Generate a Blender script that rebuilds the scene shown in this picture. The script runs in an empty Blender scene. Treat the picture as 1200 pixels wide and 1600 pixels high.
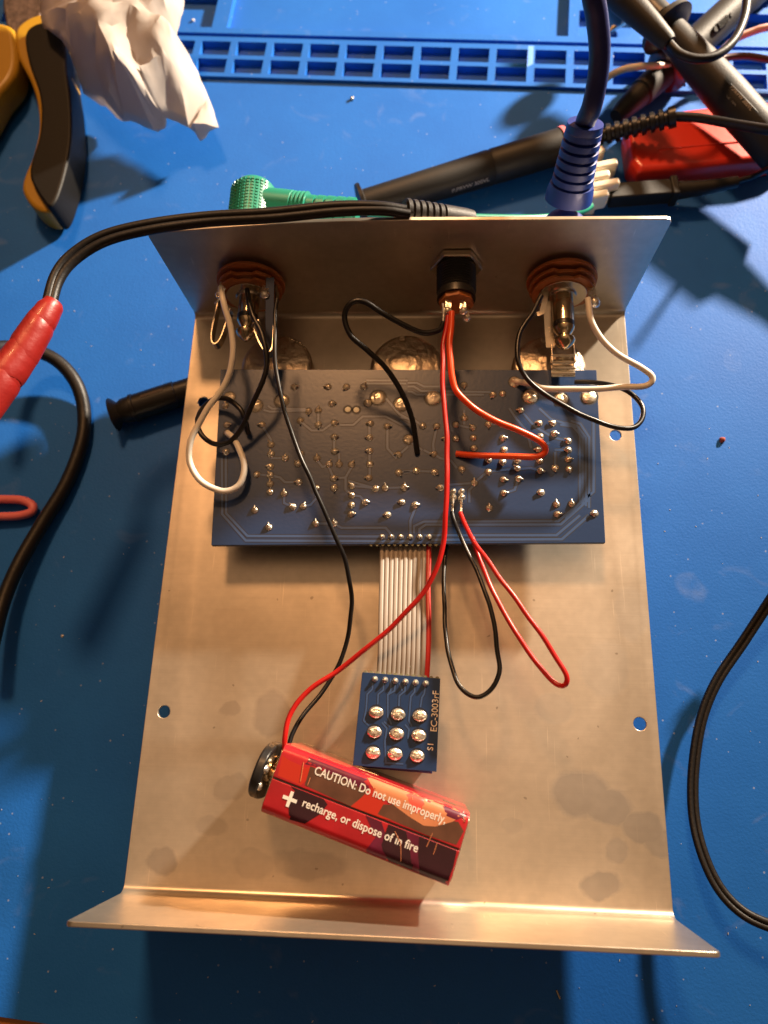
import bpy, bmesh, math, random
from mathutils import Vector, Matrix, noise
from mathutils.geometry import delaunay_2d_cdt
random.seed(7)
R = math.radians
scene = bpy.context.scene
COL = scene.collection
S = 0.001                                   # everything below is written in millimetres

# ------------------------------------------------------------------ camera
CAM = Vector((8.64, -46.56, 208.65))
ROT = Matrix(((0.99791298, -0.01173565, 0.06349777),
              (0.03020194, 0.95398491, -0.29832976),
              (-0.05707482, 0.29962489, 0.95234836)))
F = 1111.4
cd = bpy.data.cameras.new('camera'); co = bpy.data.objects.new('camera', cd); COL.objects.link(co)
co.matrix_world = Matrix.Translation(CAM * S) @ ROT.to_4x4()
cd.sensor_fit = 'VERTICAL'; cd.sensor_height = 36.0; cd.sensor_width = 27.0
cd.lens = F / 1600 * 36.0
cd.clip_start = 0.005; cd.clip_end = 20
cd.dof.use_dof = True; cd.dof.focus_distance = 0.195; cd.dof.aperture_fstop = 12
scene.camera = co
scene.render.resolution_x = 768; scene.render.resolution_y = 1024

# ------------------------------------------------------------------ light
w = bpy.data.worlds.new('World'); scene.world = w; w.use_nodes = True
def room():
    # dim room, plus a warm overhead glow added for solder and plate to reflect
    nt = w.node_tree; N = nt.nodes; L = nt.links; bg = N['Background']
    tc = N.new('ShaderNodeTexCoord'); dt = N.new('ShaderNodeVectorMath'); dt.operation = 'DOT_PRODUCT'
    dt.inputs[1].default_value = Vector((.0, .24, .97)).normalized(); L.new(tc.outputs['Generated'], dt.inputs[0])
    mr = N.new('ShaderNodeMapRange'); mr.interpolation_type = 'SMOOTHSTEP'
    mr.inputs[1].default_value = .70; mr.inputs[2].default_value = 1.0; mr.inputs[3].default_value = .058; mr.inputs[4].default_value = .46
    L.new(dt.outputs['Value'], mr.inputs[0]); L.new(mr.outputs[0], bg.inputs[1])
    bg.inputs[0].default_value = (1.0, 0.58, 0.31, 1)
room()
def lamp(name, loc, power, radius, color):
    l = bpy.data.lights.new(name, 'POINT'); l.energy = power; l.shadow_soft_size = radius; l.color = color
    o = bpy.data.objects.new(name, l); COL.objects.link(o); o.location = Vector(loc) * S
dl = bpy.data.lights.new('desk_lamp_light', 'SPOT'); dl.energy = 108; dl.shadow_soft_size = 0.022; dl.color = (1.0, 0.82, 0.62)
dl.spot_size = R(70); dl.spot_blend = 1.0
dlo = bpy.data.objects.new('desk_lamp_light', dl); COL.objects.link(dlo); dlo.location = Vector((500, 585, 262)) * S
dlo.rotation_euler = (Vector((-165, 160, -16)) - Vector((500, 585, 262))).to_track_quat('-Z', 'Y').to_euler()
lamp('ceiling_light', (-225, 1060, 1500), 72, 0.12, (1.0, 0.49, 0.20))
vs = scene.view_settings
vs.view_transform = 'Standard'; vs.look = 'None'; vs.exposure = 0; vs.gamma = 1
vs.use_curve_mapping = False

# ------------------------------------------------------------------ helpers
def at(px, py, z):
    """point of the plane z (mm) seen at a position of the 1200x1600 photograph"""
    d = ROT @ Vector(((px - 600) / F, -(py - 800) / F, -1.0))
    return CAM + d * ((z - CAM.z) / d.z)
def aty(px, py, y):
    d = ROT @ Vector(((px - 600) / F, -(py - 800) / F, -1.0))
    return CAM + d * ((y - CAM.y) / d.y)

def smooth_path(pts, n=8):
    P = [Vector(p) for p in pts]
    if len(P) < 3: return P
    E = [P[0] * 2 - P[1]] + P + [P[-1] * 2 - P[-2]]
    out = []
    for i in range(1, len(E) - 2):
        a, b, c, d = E[i-1:i+3]
        for k in range(n):
            t = k / n
            out.append(0.5 * ((2*b) + (c - a)*t + (2*a - 5*b + 4*c - d)*t*t + (3*b - a - 3*c + d)*t**3))
    out.append(P[-1])
    return out

class G:
    """collects shapes (world millimetres) for one mesh"""
    def __init__(s): s.v = []; s.f = []
    def add(s, vs_, fs):
        o = len(s.v); s.v += [Vector(v) for v in vs_]; s.f += [tuple(i + o for i in f) for f in fs]; return s
    def box(s, c, size, rz=0, M=None):
        m = M if M else Matrix.Rotation(rz, 3, 'Z'); c = Vector(c); h = Vector(size) / 2
        vv = [c + m @ Vector((x*h.x, y*h.y, z*h.z)) for z in (-1, 1) for x, y in ((-1,-1),(1,-1),(1,1),(-1,1))]
        return s.add(vv, [(3,2,1,0),(4,5,6,7),(0,1,5,4),(1,2,6,5),(2,3,7,6),(3,0,4,7)])
    def lathe(s, p0, axis, prof, n=24, sx=1, up=None):
        """prof: (distance along axis, radius)"""
        p0 = Vector(p0); a = Vector(axis).normalized()
        u = a.cross(Vector(up) if up else Vector((0.13, 0.21, 1))).normalized(); w_ = a.cross(u)
        o = len(s.v)
        for t, r in prof:
            for k in range(n):
                th = 2*math.pi*k/n
                s.v.append(p0 + a*t + (u*math.cos(th)*sx + w_*math.sin(th))*r)
        for i in range(len(prof)-1):
            for k in range(n):
                k2 = (k+1) % n
                s.f.append((o+i*n+k, o+(i+1)*n+k, o+(i+1)*n+k2, o+i*n+k2))
        s.f.append(tuple(o+k for k in range(n)))
        s.f.append(tuple(o+(len(prof)-1)*n+k for k in range(n-1, -1, -1)))
        return s
    def cyl(s, p0, p1, r0, r1=None, n=20):
        p0 = Vector(p0); p1 = Vector(p1)
        return s.lathe(p0, p1-p0, [(0, r0), ((p1-p0).length, r0 if r1 is None else r1)], n)
    def tube(s, pts, r, n=10, sm=8, flat=1.0):
        P = smooth_path(pts, sm) if sm else [Vector(p) for p in pts]
        m = len(P); rr = r if isinstance(r, (list, tuple)) else [r, r]
        T = [(P[min(i+1, m-1)] - P[max(i-1, 0)]).normalized() for i in range(m)]
        u = T[0].cross(Vector((0, 0, 1)))
        if u.length < .1: u = T[0].cross(Vector((0, 1, 0)))
        u.normalize(); o = len(s.v)
        for i in range(m):
            u = (u - T[i]*u.dot(T[i])).normalized(); b = T[i].cross(u)
            q = i/(m-1)*(len(rr)-1); j = min(int(q), len(rr)-2); ra = rr[j] + (rr[j+1]-rr[j])*(q-j)
            for k in range(n):
                th = 2*math.pi*k/n
                s.v.append(P[i] + u*math.cos(th)*ra + b*math.sin(th)*ra*flat)
        for i in range(m-1):
            for k in range(n):
                k2 = (k+1) % n
                s.f.append((o+i*n+k, o+i*n+k2, o+(i+1)*n+k2, o+(i+1)*n+k))
        s.f.append(tuple(o+k for k in range(n-1, -1, -1)))
        s.f.append(tuple(o+(m-1)*n+k for k in range(n)))
        return s
    def prism(s, poly, z0, z1):
        """poly: list of 2D or 3D points (xy used)"""
        n = len(poly); p2 = [(p[0], p[1]) for p in poly]
        ar = sum(p2[i][0]*p2[(i+1)%n][1] - p2[(i+1)%n][0]*p2[i][1] for i in range(n))
        if ar < 0: p2 = p2[::-1]
        vv = [(x, y, z0) for x, y in p2] + [(x, y, z1) for x, y in p2]
        fs = [tuple(range(n-1, -1, -1)), tuple(range(n, 2*n))]
        fs += [(i, (i+1) % n, n+(i+1) % n, n+i) for i in range(n)]
        return s.add(vv, fs)
    def strip(s, pts, width, normal, th=0.3):
        """flat metal strip along pts, width direction = normal x tangent"""
        P = [Vector(p) for p in pts]; N = Vector(normal).normalized(); o = len(s.v); m = len(P)
        for i in range(m):
            t = (P[min(i+1, m-1)] - P[max(i-1, 0)]).normalized(); b = t.cross(N).normalized()
            for a, c in ((-1, -1), (1, -1), (1, 1), (-1, 1)):
                s.v.append(P[i] + N*(a*width/2) + b*(c*th/2))
        for i in range(m-1):
            for k in range(4):
                k2 = (k+1) % 4
                s.f.append((o+i*4+k, o+i*4+k2, o+(i+1)*4+k2, o+(i+1)*4+k))
        s.f.append((o+3, o+2, o+1, o)); e = o+(m-1)*4; s.f.append((e, e+1, e+2, e+3))
        return s

BASE = {}
def mesh_obj(name, me, m, parent, bevel=0, bseg=3, blim=40, smooth=45):
    o = bpy.data.objects.new(name, me); COL.objects.link(o)
    if m: me.materials.append(m)
    if smooth:
        for p in me.polygons: p.use_smooth = True
        me.set_sharp_from_angle(angle=R(smooth))
    if bevel:
        b = o.modifiers.new('bevel', 'BEVEL'); b.width = bevel*S; b.segments = bseg; b.limit_method = 'ANGLE'; b.angle_limit = R(blim)
        b.harden_normals = True
    if parent:
        o.parent = parent
    return o
def obj(name, g, m, parent=None, base=None, **kw):
    """link the collected shapes as ONE mesh object; world mm -> local metres"""
    if parent is not None: b = BASE[parent.name]
    else: b = Vector(base) if base else Vector((0, 0, 0))
    own = Vector(base) if (base is not None) else b
    me = bpy.data.meshes.new(name)
    me.from_pydata([(v - own) * S for v in g.v], [], g.f); me.update()
    bm = bmesh.new(); bm.from_mesh(me); bmesh.ops.recalc_face_normals(bm, faces=bm.faces); bm.to_mesh(me); bm.free()
    o = mesh_obj(name, me, m, parent, **kw)
    o.location = (own - (b if parent is not None else Vector())) * S
    BASE[o.name] = own
    return o
def tag(o, label, cat, group=None, kind=None):
    o['label'] = label; o['category'] = cat
    if group: o['group'] = group
    if kind: o['kind'] = kind
    return o
def thing(name, loc, label, cat, group=None):
    o = bpy.data.objects.new(name, None); COL.objects.link(o); o.location = Vector(loc)*S
    o.empty_display_size = 0.005; BASE[o.name] = Vector(loc)
    return tag(o, label, cat, group)

def text_mesh(name, body, size, m, parent, origin, xdir, up, spacing=1.0, thick=0.0, bold=0.0, align='LEFT'):
    """lettering lying on a surface. origin: world mm; xdir: reading direction; up: surface normal"""
    cu = bpy.data.curves.new(name, 'FONT'); cu.body = body; cu.size = size*S; cu.extrude = thick*S
    cu.offset = bold*S; cu.space_character = spacing; cu.resolution_u = 3; cu.align_x = align
    t = bpy.data.objects.new(name + '_src', cu); COL.objects.link(t)
    dg = bpy.context.evaluated_depsgraph_get(); me = bpy.data.meshes.new_from_object(t.evaluated_get(dg))
    bpy.data.objects.remove(t)
    me.name = name; me.materials.clear()
    o = bpy.data.objects.new(name, me); COL.objects.link(o); me.materials.append(m)
    x = Vector(xdir).normalized(); z = Vector(up).normalized(); y = z.cross(x).normalized(); x = y.cross(z)
    rot = Matrix((x, y, z)).transposed().to_4x4()
    me.transform(Matrix.Translation((Vector(origin) - BASE[parent.name])*S) @ rot)
    o.parent = parent; BASE[o.name] = BASE[parent.name]
    return o

# ------------------------------------------------------------------ materials
def mat(name, color, rough=0.5, metal=0.0, var=0.0, vscale=40, bump=0.0, bscale=400, coat=0.0, spec=0.5, rvar=0.0, trans=0.0, sss=0.0):
    m = bpy.data.materials.new(name); m.use_nodes = True; nt = m.node_tree; N = nt.nodes; L = nt.links
    b = N['Principled BSDF']
    b.inputs['Base Color'].default_value = (*color, 1); b.inputs['Roughness'].default_value = rough
    b.inputs['Metallic'].default_value = metal; b.inputs['Coat Weight'].default_value = coat
    b.inputs['Specular IOR Level'].default_value = spec
    if sss: b.inputs['Subsurface Weight'].default_value = sss; b.inputs['Subsurface Scale'].default_value = 0.002
    tc = N.new('ShaderNodeTexCoord')
    if var or rvar:
        n = N.new('ShaderNodeTexNoise'); n.inputs['Scale'].default_value = vscale; n.inputs['Detail'].default_value = 6
        L.new(tc.outputs['Object'], n.inputs['Vector'])
        if var:
            mx = N.new('ShaderNodeMix'); mx.data_type = 'RGBA'
            mx.inputs[6].default_value = (*[max(c*(1-var), 0) for c in color], 1)
            mx.inputs[7].default_value = (*[min(c*(1+var), 1) for c in color], 1)
            L.new(n.outputs['Fac'], mx.inputs[0]); L.new(mx.outputs[2], b.inputs['Base Color'])
        if rvar:
            mr = N.new('ShaderNodeMapRange'); mr.inputs[3].default_value = max(rough-rvar, .05); mr.inputs[4].default_value = rough+rvar
            L.new(n.outputs['Fac'], mr.inputs[0]); L.new(mr.outputs[0], b.inputs['Roughness'])
    if bump:
        n2 = N.new('ShaderNodeTexNoise'); n2.inputs['Scale'].default_value = bscale; n2.inputs['Detail'].default_value = 4
        L.new(tc.outputs['Object'], n2.inputs['Vector'])
        bp = N.new('ShaderNodeBump'); bp.inputs['Strength'].default_value = bump; bp.inputs['Distance'].default_value = 0.0005
        L.new(n2.outputs['Fac'], bp.inputs['Height']); L.new(bp.outputs[0], b.inputs['Normal'])
    return m

def mat_blue():
    m = mat('blue_silicone', (0.016, 0.135, 0.50), 0.5, bump=0.16, bscale=1400, var=0.0, spec=.22)
    nt = m.node_tree; N = nt.nodes; L = nt.links; b = N['Principled BSDF']
    tc = N.new('ShaderNodeTexCoord')
    n = N.new('ShaderNodeTexNoise'); n.inputs['Scale'].default_value = 22; n.inputs['Detail'].default_value = 8; n.inputs['Roughness'].default_value = .65
    L.new(tc.outputs['Object'], n.inputs['Vector'])
    r = N.new('ShaderNodeValToRGB'); r.color_ramp.elements[0].position = .3; r.color_ramp.elements[0].color = (0.009, 0.110, 0.46, 1)
    r.color_ramp.elements[1].position = .75; r.color_ramp.elements[1].color = (0.013, 0.138, 0.54, 1)
    L.new(n.outputs['Fac'], r.inputs[0])
    # lint and dust: small pale flecks
    v = N.new('ShaderNodeTexVoronoi'); v.inputs['Scale'].default_value = 330; v.inputs['Randomness'].default_value = 1
    L.new(tc.outputs['Object'], v.inputs['Vector'])
    c = N.new('ShaderNodeMath'); c.operation = 'LESS_THAN'; c.inputs[1].default_value = 0.10; L.new(v.outputs['Distance'], c.inputs[0])
    wn = N.new('ShaderNodeMath'); wn.operation = 'GREATER_THAN'; wn.inputs[1].default_value = 0.78
    sep = N.new('ShaderNodeSeparateColor'); L.new(v.outputs['Color'], sep.inputs[0]); L.new(sep.outputs[0], wn.inputs[0])
    mu = N.new('ShaderNodeMath'); mu.operation = 'MULTIPLY'; L.new(c.outputs[0], mu.inputs[0]); L.new(wn.outputs[0], mu.inputs[1])
    mu2 = N.new('ShaderNodeMath'); mu2.operation = 'MULTIPLY'; mu2.inputs[1].default_value = .38; L.new(mu.outputs[0], mu2.inputs[0])
    # smudges
    n3 = N.new('ShaderNodeTexNoise'); n3.inputs['Scale'].default_value = 70; n3.inputs['Detail'].default_value = 8; n3.inputs['Distortion'].default_value = 1.2
    L.new(tc.outputs['Object'], n3.inputs['Vector'])
    mr = N.new('ShaderNodeMapRange'); mr.inputs[1].default_value = .62; mr.inputs[2].default_value = .82; mr.inputs[3].default_value = 0; mr.inputs[4].default_value = .13
    L.new(n3.outputs['Fac'], mr.inputs[0])
    ad = N.new('ShaderNodeMath'); ad.operation = 'MAXIMUM'; L.new(mu2.outputs[0], ad.inputs[0]); L.new(mr.outputs[0], ad.inputs[1])
    mx = N.new('ShaderNodeMix'); mx.data_type = 'RGBA'; mx.inputs[7].default_value = (0.45, 0.5, 0.6, 1)
    L.new(r.outputs[0], mx.inputs[6]); L.new(ad.outputs[0], mx.inputs[0]); L.new(mx.outputs[2], b.inputs['Base Color'])
    mr2 = N.new('ShaderNodeMapRange'); mr2.inputs[3].default_value = .46; mr2.inputs[4].default_value = .62
    L.new(n.outputs['Fac'], mr2.inputs[0]); L.new(mr2.outputs[0], b.inputs['Roughness'])
    return m

def mat_aluminium():
    m = bpy.data.materials.new('raw_aluminium'); m.use_nodes = True; nt = m.node_tree; N = nt.nodes; L = nt.links
    b = N['Principled BSDF']; b.inputs['Metallic'].default_value = 0.85
    tc = N.new('ShaderNodeTexCoord')
    # brushed grain: noise stretched along x
    mp = N.new('ShaderNodeMapping'); mp.inputs['Scale'].default_value = (60, 2600, 400); L.new(tc.outputs['Object'], mp.inputs['Vector'])
    g = N.new('ShaderNodeTexNoise'); g.inputs['Scale'].default_value = 1; g.inputs['Detail'].default_value = 3; L.new(mp.outputs[0], g.inputs['Vector'])
    # broad handling marks
    n = N.new('ShaderNodeTexNoise'); n.inputs['Scale'].default_value = 28; n.inputs['Detail'].default_value = 7; n.inputs['Distortion'].default_value = .6
    L.new(tc.outputs['Object'], n.inputs['Vector'])
    # stains with a shape of their own: distorted ellipses
    dn = N.new('ShaderNodeTexNoise'); dn.inputs['Scale'].default_value = 130; dn.inputs['Detail'].default_value = 4; L.new(tc.outputs['Object'], dn.inputs['Vector'])
    sb = N.new('ShaderNodeVectorMath'); sb.operation = 'SUBTRACT'; sb.inputs[1].default_value = (.5, .5, .5); L.new(dn.outputs['Color'], sb.inputs[0])
    sc = N.new('ShaderNodeVectorMath'); sc.operation = 'SCALE'; sc.inputs['Scale'].default_value = 0.0045; L.new(sb.outputs[0], sc.inputs[0])
    pos = N.new('ShaderNodeVectorMath'); pos.operation = 'ADD'; L.new(tc.outputs['Object'], pos.inputs[0]); L.new(sc.outputs[0], pos.inputs[1])
    last = None
    stains = [(255,1345,24,22,.9), (425,1115,30,34,.75), (370,1230,17,22,.55), (905,1240,45,36,1), (950,1262,38,26,1), (1005,1290,32,24,.9), (1035,1315,26,22,.8), (965,1330,18,22,.7),
              (940,1385,32,24,1), (480,1350,60,25,.5), (865,1105,30,25,.45), (985,960,26,46,.5), (945,1045,38,46,.4), (560,950,40,30,.3), (360,975,34,26,.35),
              (395,1350,30,22,.4), (330,1290,26,18,.45), (830,890,50,26,.25), (360,1110,16,14,.6), (352,1235,18,20,.55), (800,1290,16,12,.3)]
    for px, py, rx, ry, k in stains:
        c = at(px, py, 0); ax = at(px+rx, py, 0).x - c.x; ay = abs(at(px, py+ry, 0).y - c.y)
        s1 = N.new('ShaderNodeVectorMath'); s1.operation = 'SUBTRACT'; s1.inputs[1].default_value = c*S; L.new(pos.outputs[0], s1.inputs[0])
        s2 = N.new('ShaderNodeVectorMath'); s2.operation = 'MULTIPLY'; s2.inputs[1].default_value = (1/(ax*S), 1/(ay*S), 0); L.new(s1.outputs[0], s2.inputs[0])
        s3 = N.new('ShaderNodeVectorMath'); s3.operation = 'LENGTH'; L.new(s2.outputs[0], s3.inputs[0])
        s4 = N.new('ShaderNodeMapRange'); s4.inputs[1].default_value = 1.12; s4.inputs[2].default_value = .88; s4.inputs[4].default_value = k
        L.new(s3.outputs['Value'], s4.inputs[0])
        if last:
            mxn = N.new('ShaderNodeMath'); mxn.operation = 'MAXIMUM'; L.new(last.outputs[0], mxn.inputs[0]); L.new(s4.outputs[0], mxn.inputs[1]); last = mxn
        else: last = s4
    rp = N.new('ShaderNodeValToRGB'); rp.color_ramp.elements[0].position = .25; rp.color_ramp.elements[0].color = (.62, .54, .43, 1)
    rp.color_ramp.elements[1].position = .75; rp.color_ramp.elements[1].color = (.84, .745, .62, 1); L.new(n.outputs['Fac'], rp.inputs[0])
    mg = N.new('ShaderNodeMix'); mg.data_type = 'RGBA'; mg.blend_type = 'MULTIPLY'; mg.inputs[0].default_value = .10
    L.new(rp.outputs[0], mg.inputs[6]); L.new(g.outputs['Fac'], mg.inputs[7])
    st = N.new('ShaderNodeMix'); st.data_type = 'RGBA'; st.inputs[7].default_value = (.30, .265, .235, 1)
    sm = N.new('ShaderNodeMath'); sm.operation = 'MULTIPLY'; sm.inputs[1].default_value = .7; L.new(last.outputs[0], sm.inputs[0])
    L.new(sm.outputs[0], st.inputs[0]); L.new(mg.outputs[2], st.inputs[6])
    # tiny dark scuffs
    v = N.new('ShaderNodeTexVoronoi'); v.inputs['Scale'].default_value = 120; L.new(pos.outputs[0], v.inputs['Vector'])
    c1 = N.new('ShaderNodeMath'); c1.operation = 'LESS_THAN'; c1.inputs[1].default_value = .045; L.new(v.outputs['Distance'], c1.inputs[0])
    c2 = N.new('ShaderNodeMath'); c2.operation = 'MULTIPLY'; c2.inputs[1].default_value = .45; L.new(c1.outputs[0], c2.inputs[0])
    sf = N.new('ShaderNodeMix'); sf.data_type = 'RGBA'; sf.inputs[7].default_value = (.16, .11, .07, 1); L.new(c2.outputs[0], sf.inputs[0]); L.new(st.outputs[2], sf.inputs[6])
    # fine grime and faint rubbed streaks
    fn = N.new('ShaderNodeTexNoise'); fn.inputs['Scale'].default_value = 420; fn.inputs['Detail'].default_value = 5; L.new(tc.outputs['Object'], fn.inputs['Vector'])
    fm = N.new('ShaderNodeMapRange'); fm.inputs[1].default_value = .35; fm.inputs[2].default_value = .7; fm.inputs[3].default_value = .92; fm.inputs[4].default_value = 1.0; L.new(fn.outputs['Fac'], fm.inputs[0])
    mp2 = N.new('ShaderNodeMapping'); mp2.inputs['Scale'].default_value = (1900, 45, 100); mp2.inputs['Rotation'].default_value = (0, 0, .06); L.new(tc.outputs['Object'], mp2.inputs['Vector'])
    sn = N.new('ShaderNodeTexNoise'); sn.inputs['Scale'].default_value = 1; sn.inputs['Detail'].default_value = 2; L.new(mp2.outputs[0], sn.inputs['Vector'])
    sr = N.new('ShaderNodeMapRange'); sr.inputs[1].default_value = .70; sr.inputs[2].default_value = .76; sr.inputs[3].default_value = 1.0; sr.inputs[4].default_value = 1.22; L.new(sn.outputs['Fac'], sr.inputs[0])
    fp = N.new('ShaderNodeMath'); fp.operation = 'MULTIPLY'; L.new(fm.outputs[0], fp.inputs[0]); L.new(sr.outputs[0], fp.inputs[1])
    fx = N.new('ShaderNodeVectorMath'); fx.operation = 'SCALE'; L.new(sf.outputs[2], fx.inputs[0]); L.new(fp.outputs[0], fx.inputs['Scale'])
    L.new(fx.outputs[0], b.inputs['Base Color'])
    ra = N.new('ShaderNodeMapRange'); ra.inputs[3].default_value = .30; ra.inputs[4].default_value = .40; L.new(n.outputs['Fac'], ra.inputs[0])
    rb = N.new('ShaderNodeMath'); rb.operation = 'MULTIPLY_ADD'; rb.inputs[1].default_value = .12; L.new(last.outputs[0], rb.inputs[0]); L.new(ra.outputs[0], rb.inputs[2])
    L.new(rb.outputs[0], b.inputs['Roughness'])
    bp = N.new('ShaderNodeBump'); bp.inputs['Strength'].default_value = .035; bp.inputs['Distance'].default_value = .0003
    L.new(g.outputs['Fac'], bp.inputs['Height']); L.new(bp.outputs[0], b.inputs['Normal'])
    b.inputs['Anisotropic'].default_value = .2
    return m

M_BLUE = mat_blue(); M_ALU = mat_aluminium()
M_WOOD = mat('orange_wood', (.42, .15, .035), .4, var=.3, vscale=60)
M_PCB = mat('blue_solder_mask', (.014, .040, .115), .32, coat=.1, spec=.38, var=.12, vscale=60, bump=.05, bscale=900)
M_TRACE = mat('copper_under_mask', (.034, .080, .200), .32, coat=.15)
M_LINE = mat('mask_gap', (.005, .009, .022), .5)
M_FR4 = mat('board_edge', (.20, .19, .11), .7)
M_SOLDER = mat('solder', (.94, .88, .76), .28, .82, bump=.5, bscale=900, rvar=.1, vscale=500)
M_SOLDERD = mat('dull_solder', (.92, .82, .66), .32, .8, bump=.7, bscale=700)
M_TIN = mat('tinned_steel', (.62, .54, .43), .27, 1.0, bump=.15, bscale=300)
M_CHROME = mat('bright_nickel', (.66, .52, .34), .20, 1.0, bump=.15, bscale=300)
M_POT = mat('potentiometer_cover', (.60, .50, .38), .34, 1.0, bump=1.0, bscale=420, var=.2, vscale=300)
M_PHEN = mat('phenolic_board', (.42, .13, .03), .5, var=.2, vscale=200, bump=.1)
M_BLACKP = mat('black_plastic', (.013, .012, .012), .38, bump=.08, bscale=900, rvar=.08)
M_PROBE = mat('matt_black_plastic', (.011, .010, .009), .52, spec=.4, bump=.12, bscale=1600)
M_GREYP = mat('dark_grey_plastic', (.017, .015, .014), .55, bump=.15, bscale=1600, spec=.35)
M_BLACKW = mat('black_wire_insulation', (.008, .007, .007), .34, bump=.05, bscale=700)
M_RUB = mat('black_rubber_cable', (.009, .008, .008), .46, bump=.15, bscale=900, spec=.35)
M_REDW = mat('red_wire_insulation', (.50, .012, .010), .32)
M_ORW = mat('orange_wire_insulation', (.75, .07, .012), .32)
M_WHW = mat('white_wire_insulation', (.78, .74, .66), .36)
M_CREAM = mat('cream_plastic', (.78, .72, .58), .42, sss=.15)
M_PINK = mat('pink_rubber', (.72, .17, .19), .5, bump=.1)
M_RIB = mat('grey_ribbon_insulation', (.31, .27, .235), .45, var=.1, vscale=300)
M_RIBR = mat('red_ribbon_stripe', (.62, .03, .03), .36)
M_TAPE = mat('red_tape', (.25, .010, .008), .42, bump=.8, bscale=170, coat=.1)
M_GREEN = mat('teal_plastic', (.016, .21, .14), .38, sss=.05)
M_INDIGO = mat('indigo_plastic', (.008, .030, .21), .42, bump=.1, bscale=700)
M_RED = mat('red_plastic', (.78, .034, .014), .36, bump=.06, bscale=500, coat=.2)
M_YEL = mat('yellow_plastic', (.42, .23, .014), .42, bump=.1, bscale=500)
M_GRIP = mat('black_rubber_grip', (.005, .0045, .004), .5, bump=.1, bscale=1500, spec=.22)
M_RUST = mat('rusty_steel', (.10, .065, .05), .5, .5, bump=.8, bscale=300, var=.95, vscale=420)
M_PAPER = mat('tissue_paper', (.66, .61, .57), .9, bump=.55, bscale=90)
def _tr():
    nt = M_PAPER.node_tree; N = nt.nodes; L = nt.links
    tb = N.new('ShaderNodeBsdfTranslucent'); tb.inputs[0].default_value = (.66, .58, .52, 1)
    mx = N.new('ShaderNodeMixShader'); mx.inputs[0].default_value = .42
    L.new(N['Principled BSDF'].outputs[0], mx.inputs[1]); L.new(tb.outputs[0], mx.inputs[2]); L.new(mx.outputs[0], N['Material Output'].inputs[0])
_tr()
M_WHITE = mat('white_ink', (.82, .78, .72), .5)
M_CREAMINK = mat('pale_ink', (.42, .38, .34), .6)
M_BRED = mat('battery_red', (.40, .010, .018), .30, coat=.5, var=.45, vscale=110, bump=.12, bscale=250)
M_BORANGE = mat('battery_scarlet', (.48, .024, .010), .30, coat=.5)
M_BPEACH = mat('battery_peach', (.60, .22, .10), .32, coat=.4, var=.4, vscale=160)
M_BMAG = mat('battery_magenta', (.11, .006, .028), .30, coat=.4, var=.9, vscale=260)
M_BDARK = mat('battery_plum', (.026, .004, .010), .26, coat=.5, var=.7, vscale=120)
M_BOLIVE = mat('battery_brown', (.11, .045, .026), .32, coat=.4, var=.6, vscale=200)
M_SEAM = mat('dark_seam', (.02, .004, .004), .5)
M_CRUMB = mat('rust_crumb', (.28, .05, .02), .7, bump=.6)
M_GLUE = mat('pale_grain', (.6, .58, .55), .4)

# ------------------------------------------------------------------ setting: table and mat
MZ = -16.0
g = G().box((20, 60, MZ - 3.2 - 10), (1600, 1400, 20))
t = obj('table_top', g, M_WOOD, smooth=0); t['kind'] = 'structure'

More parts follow.
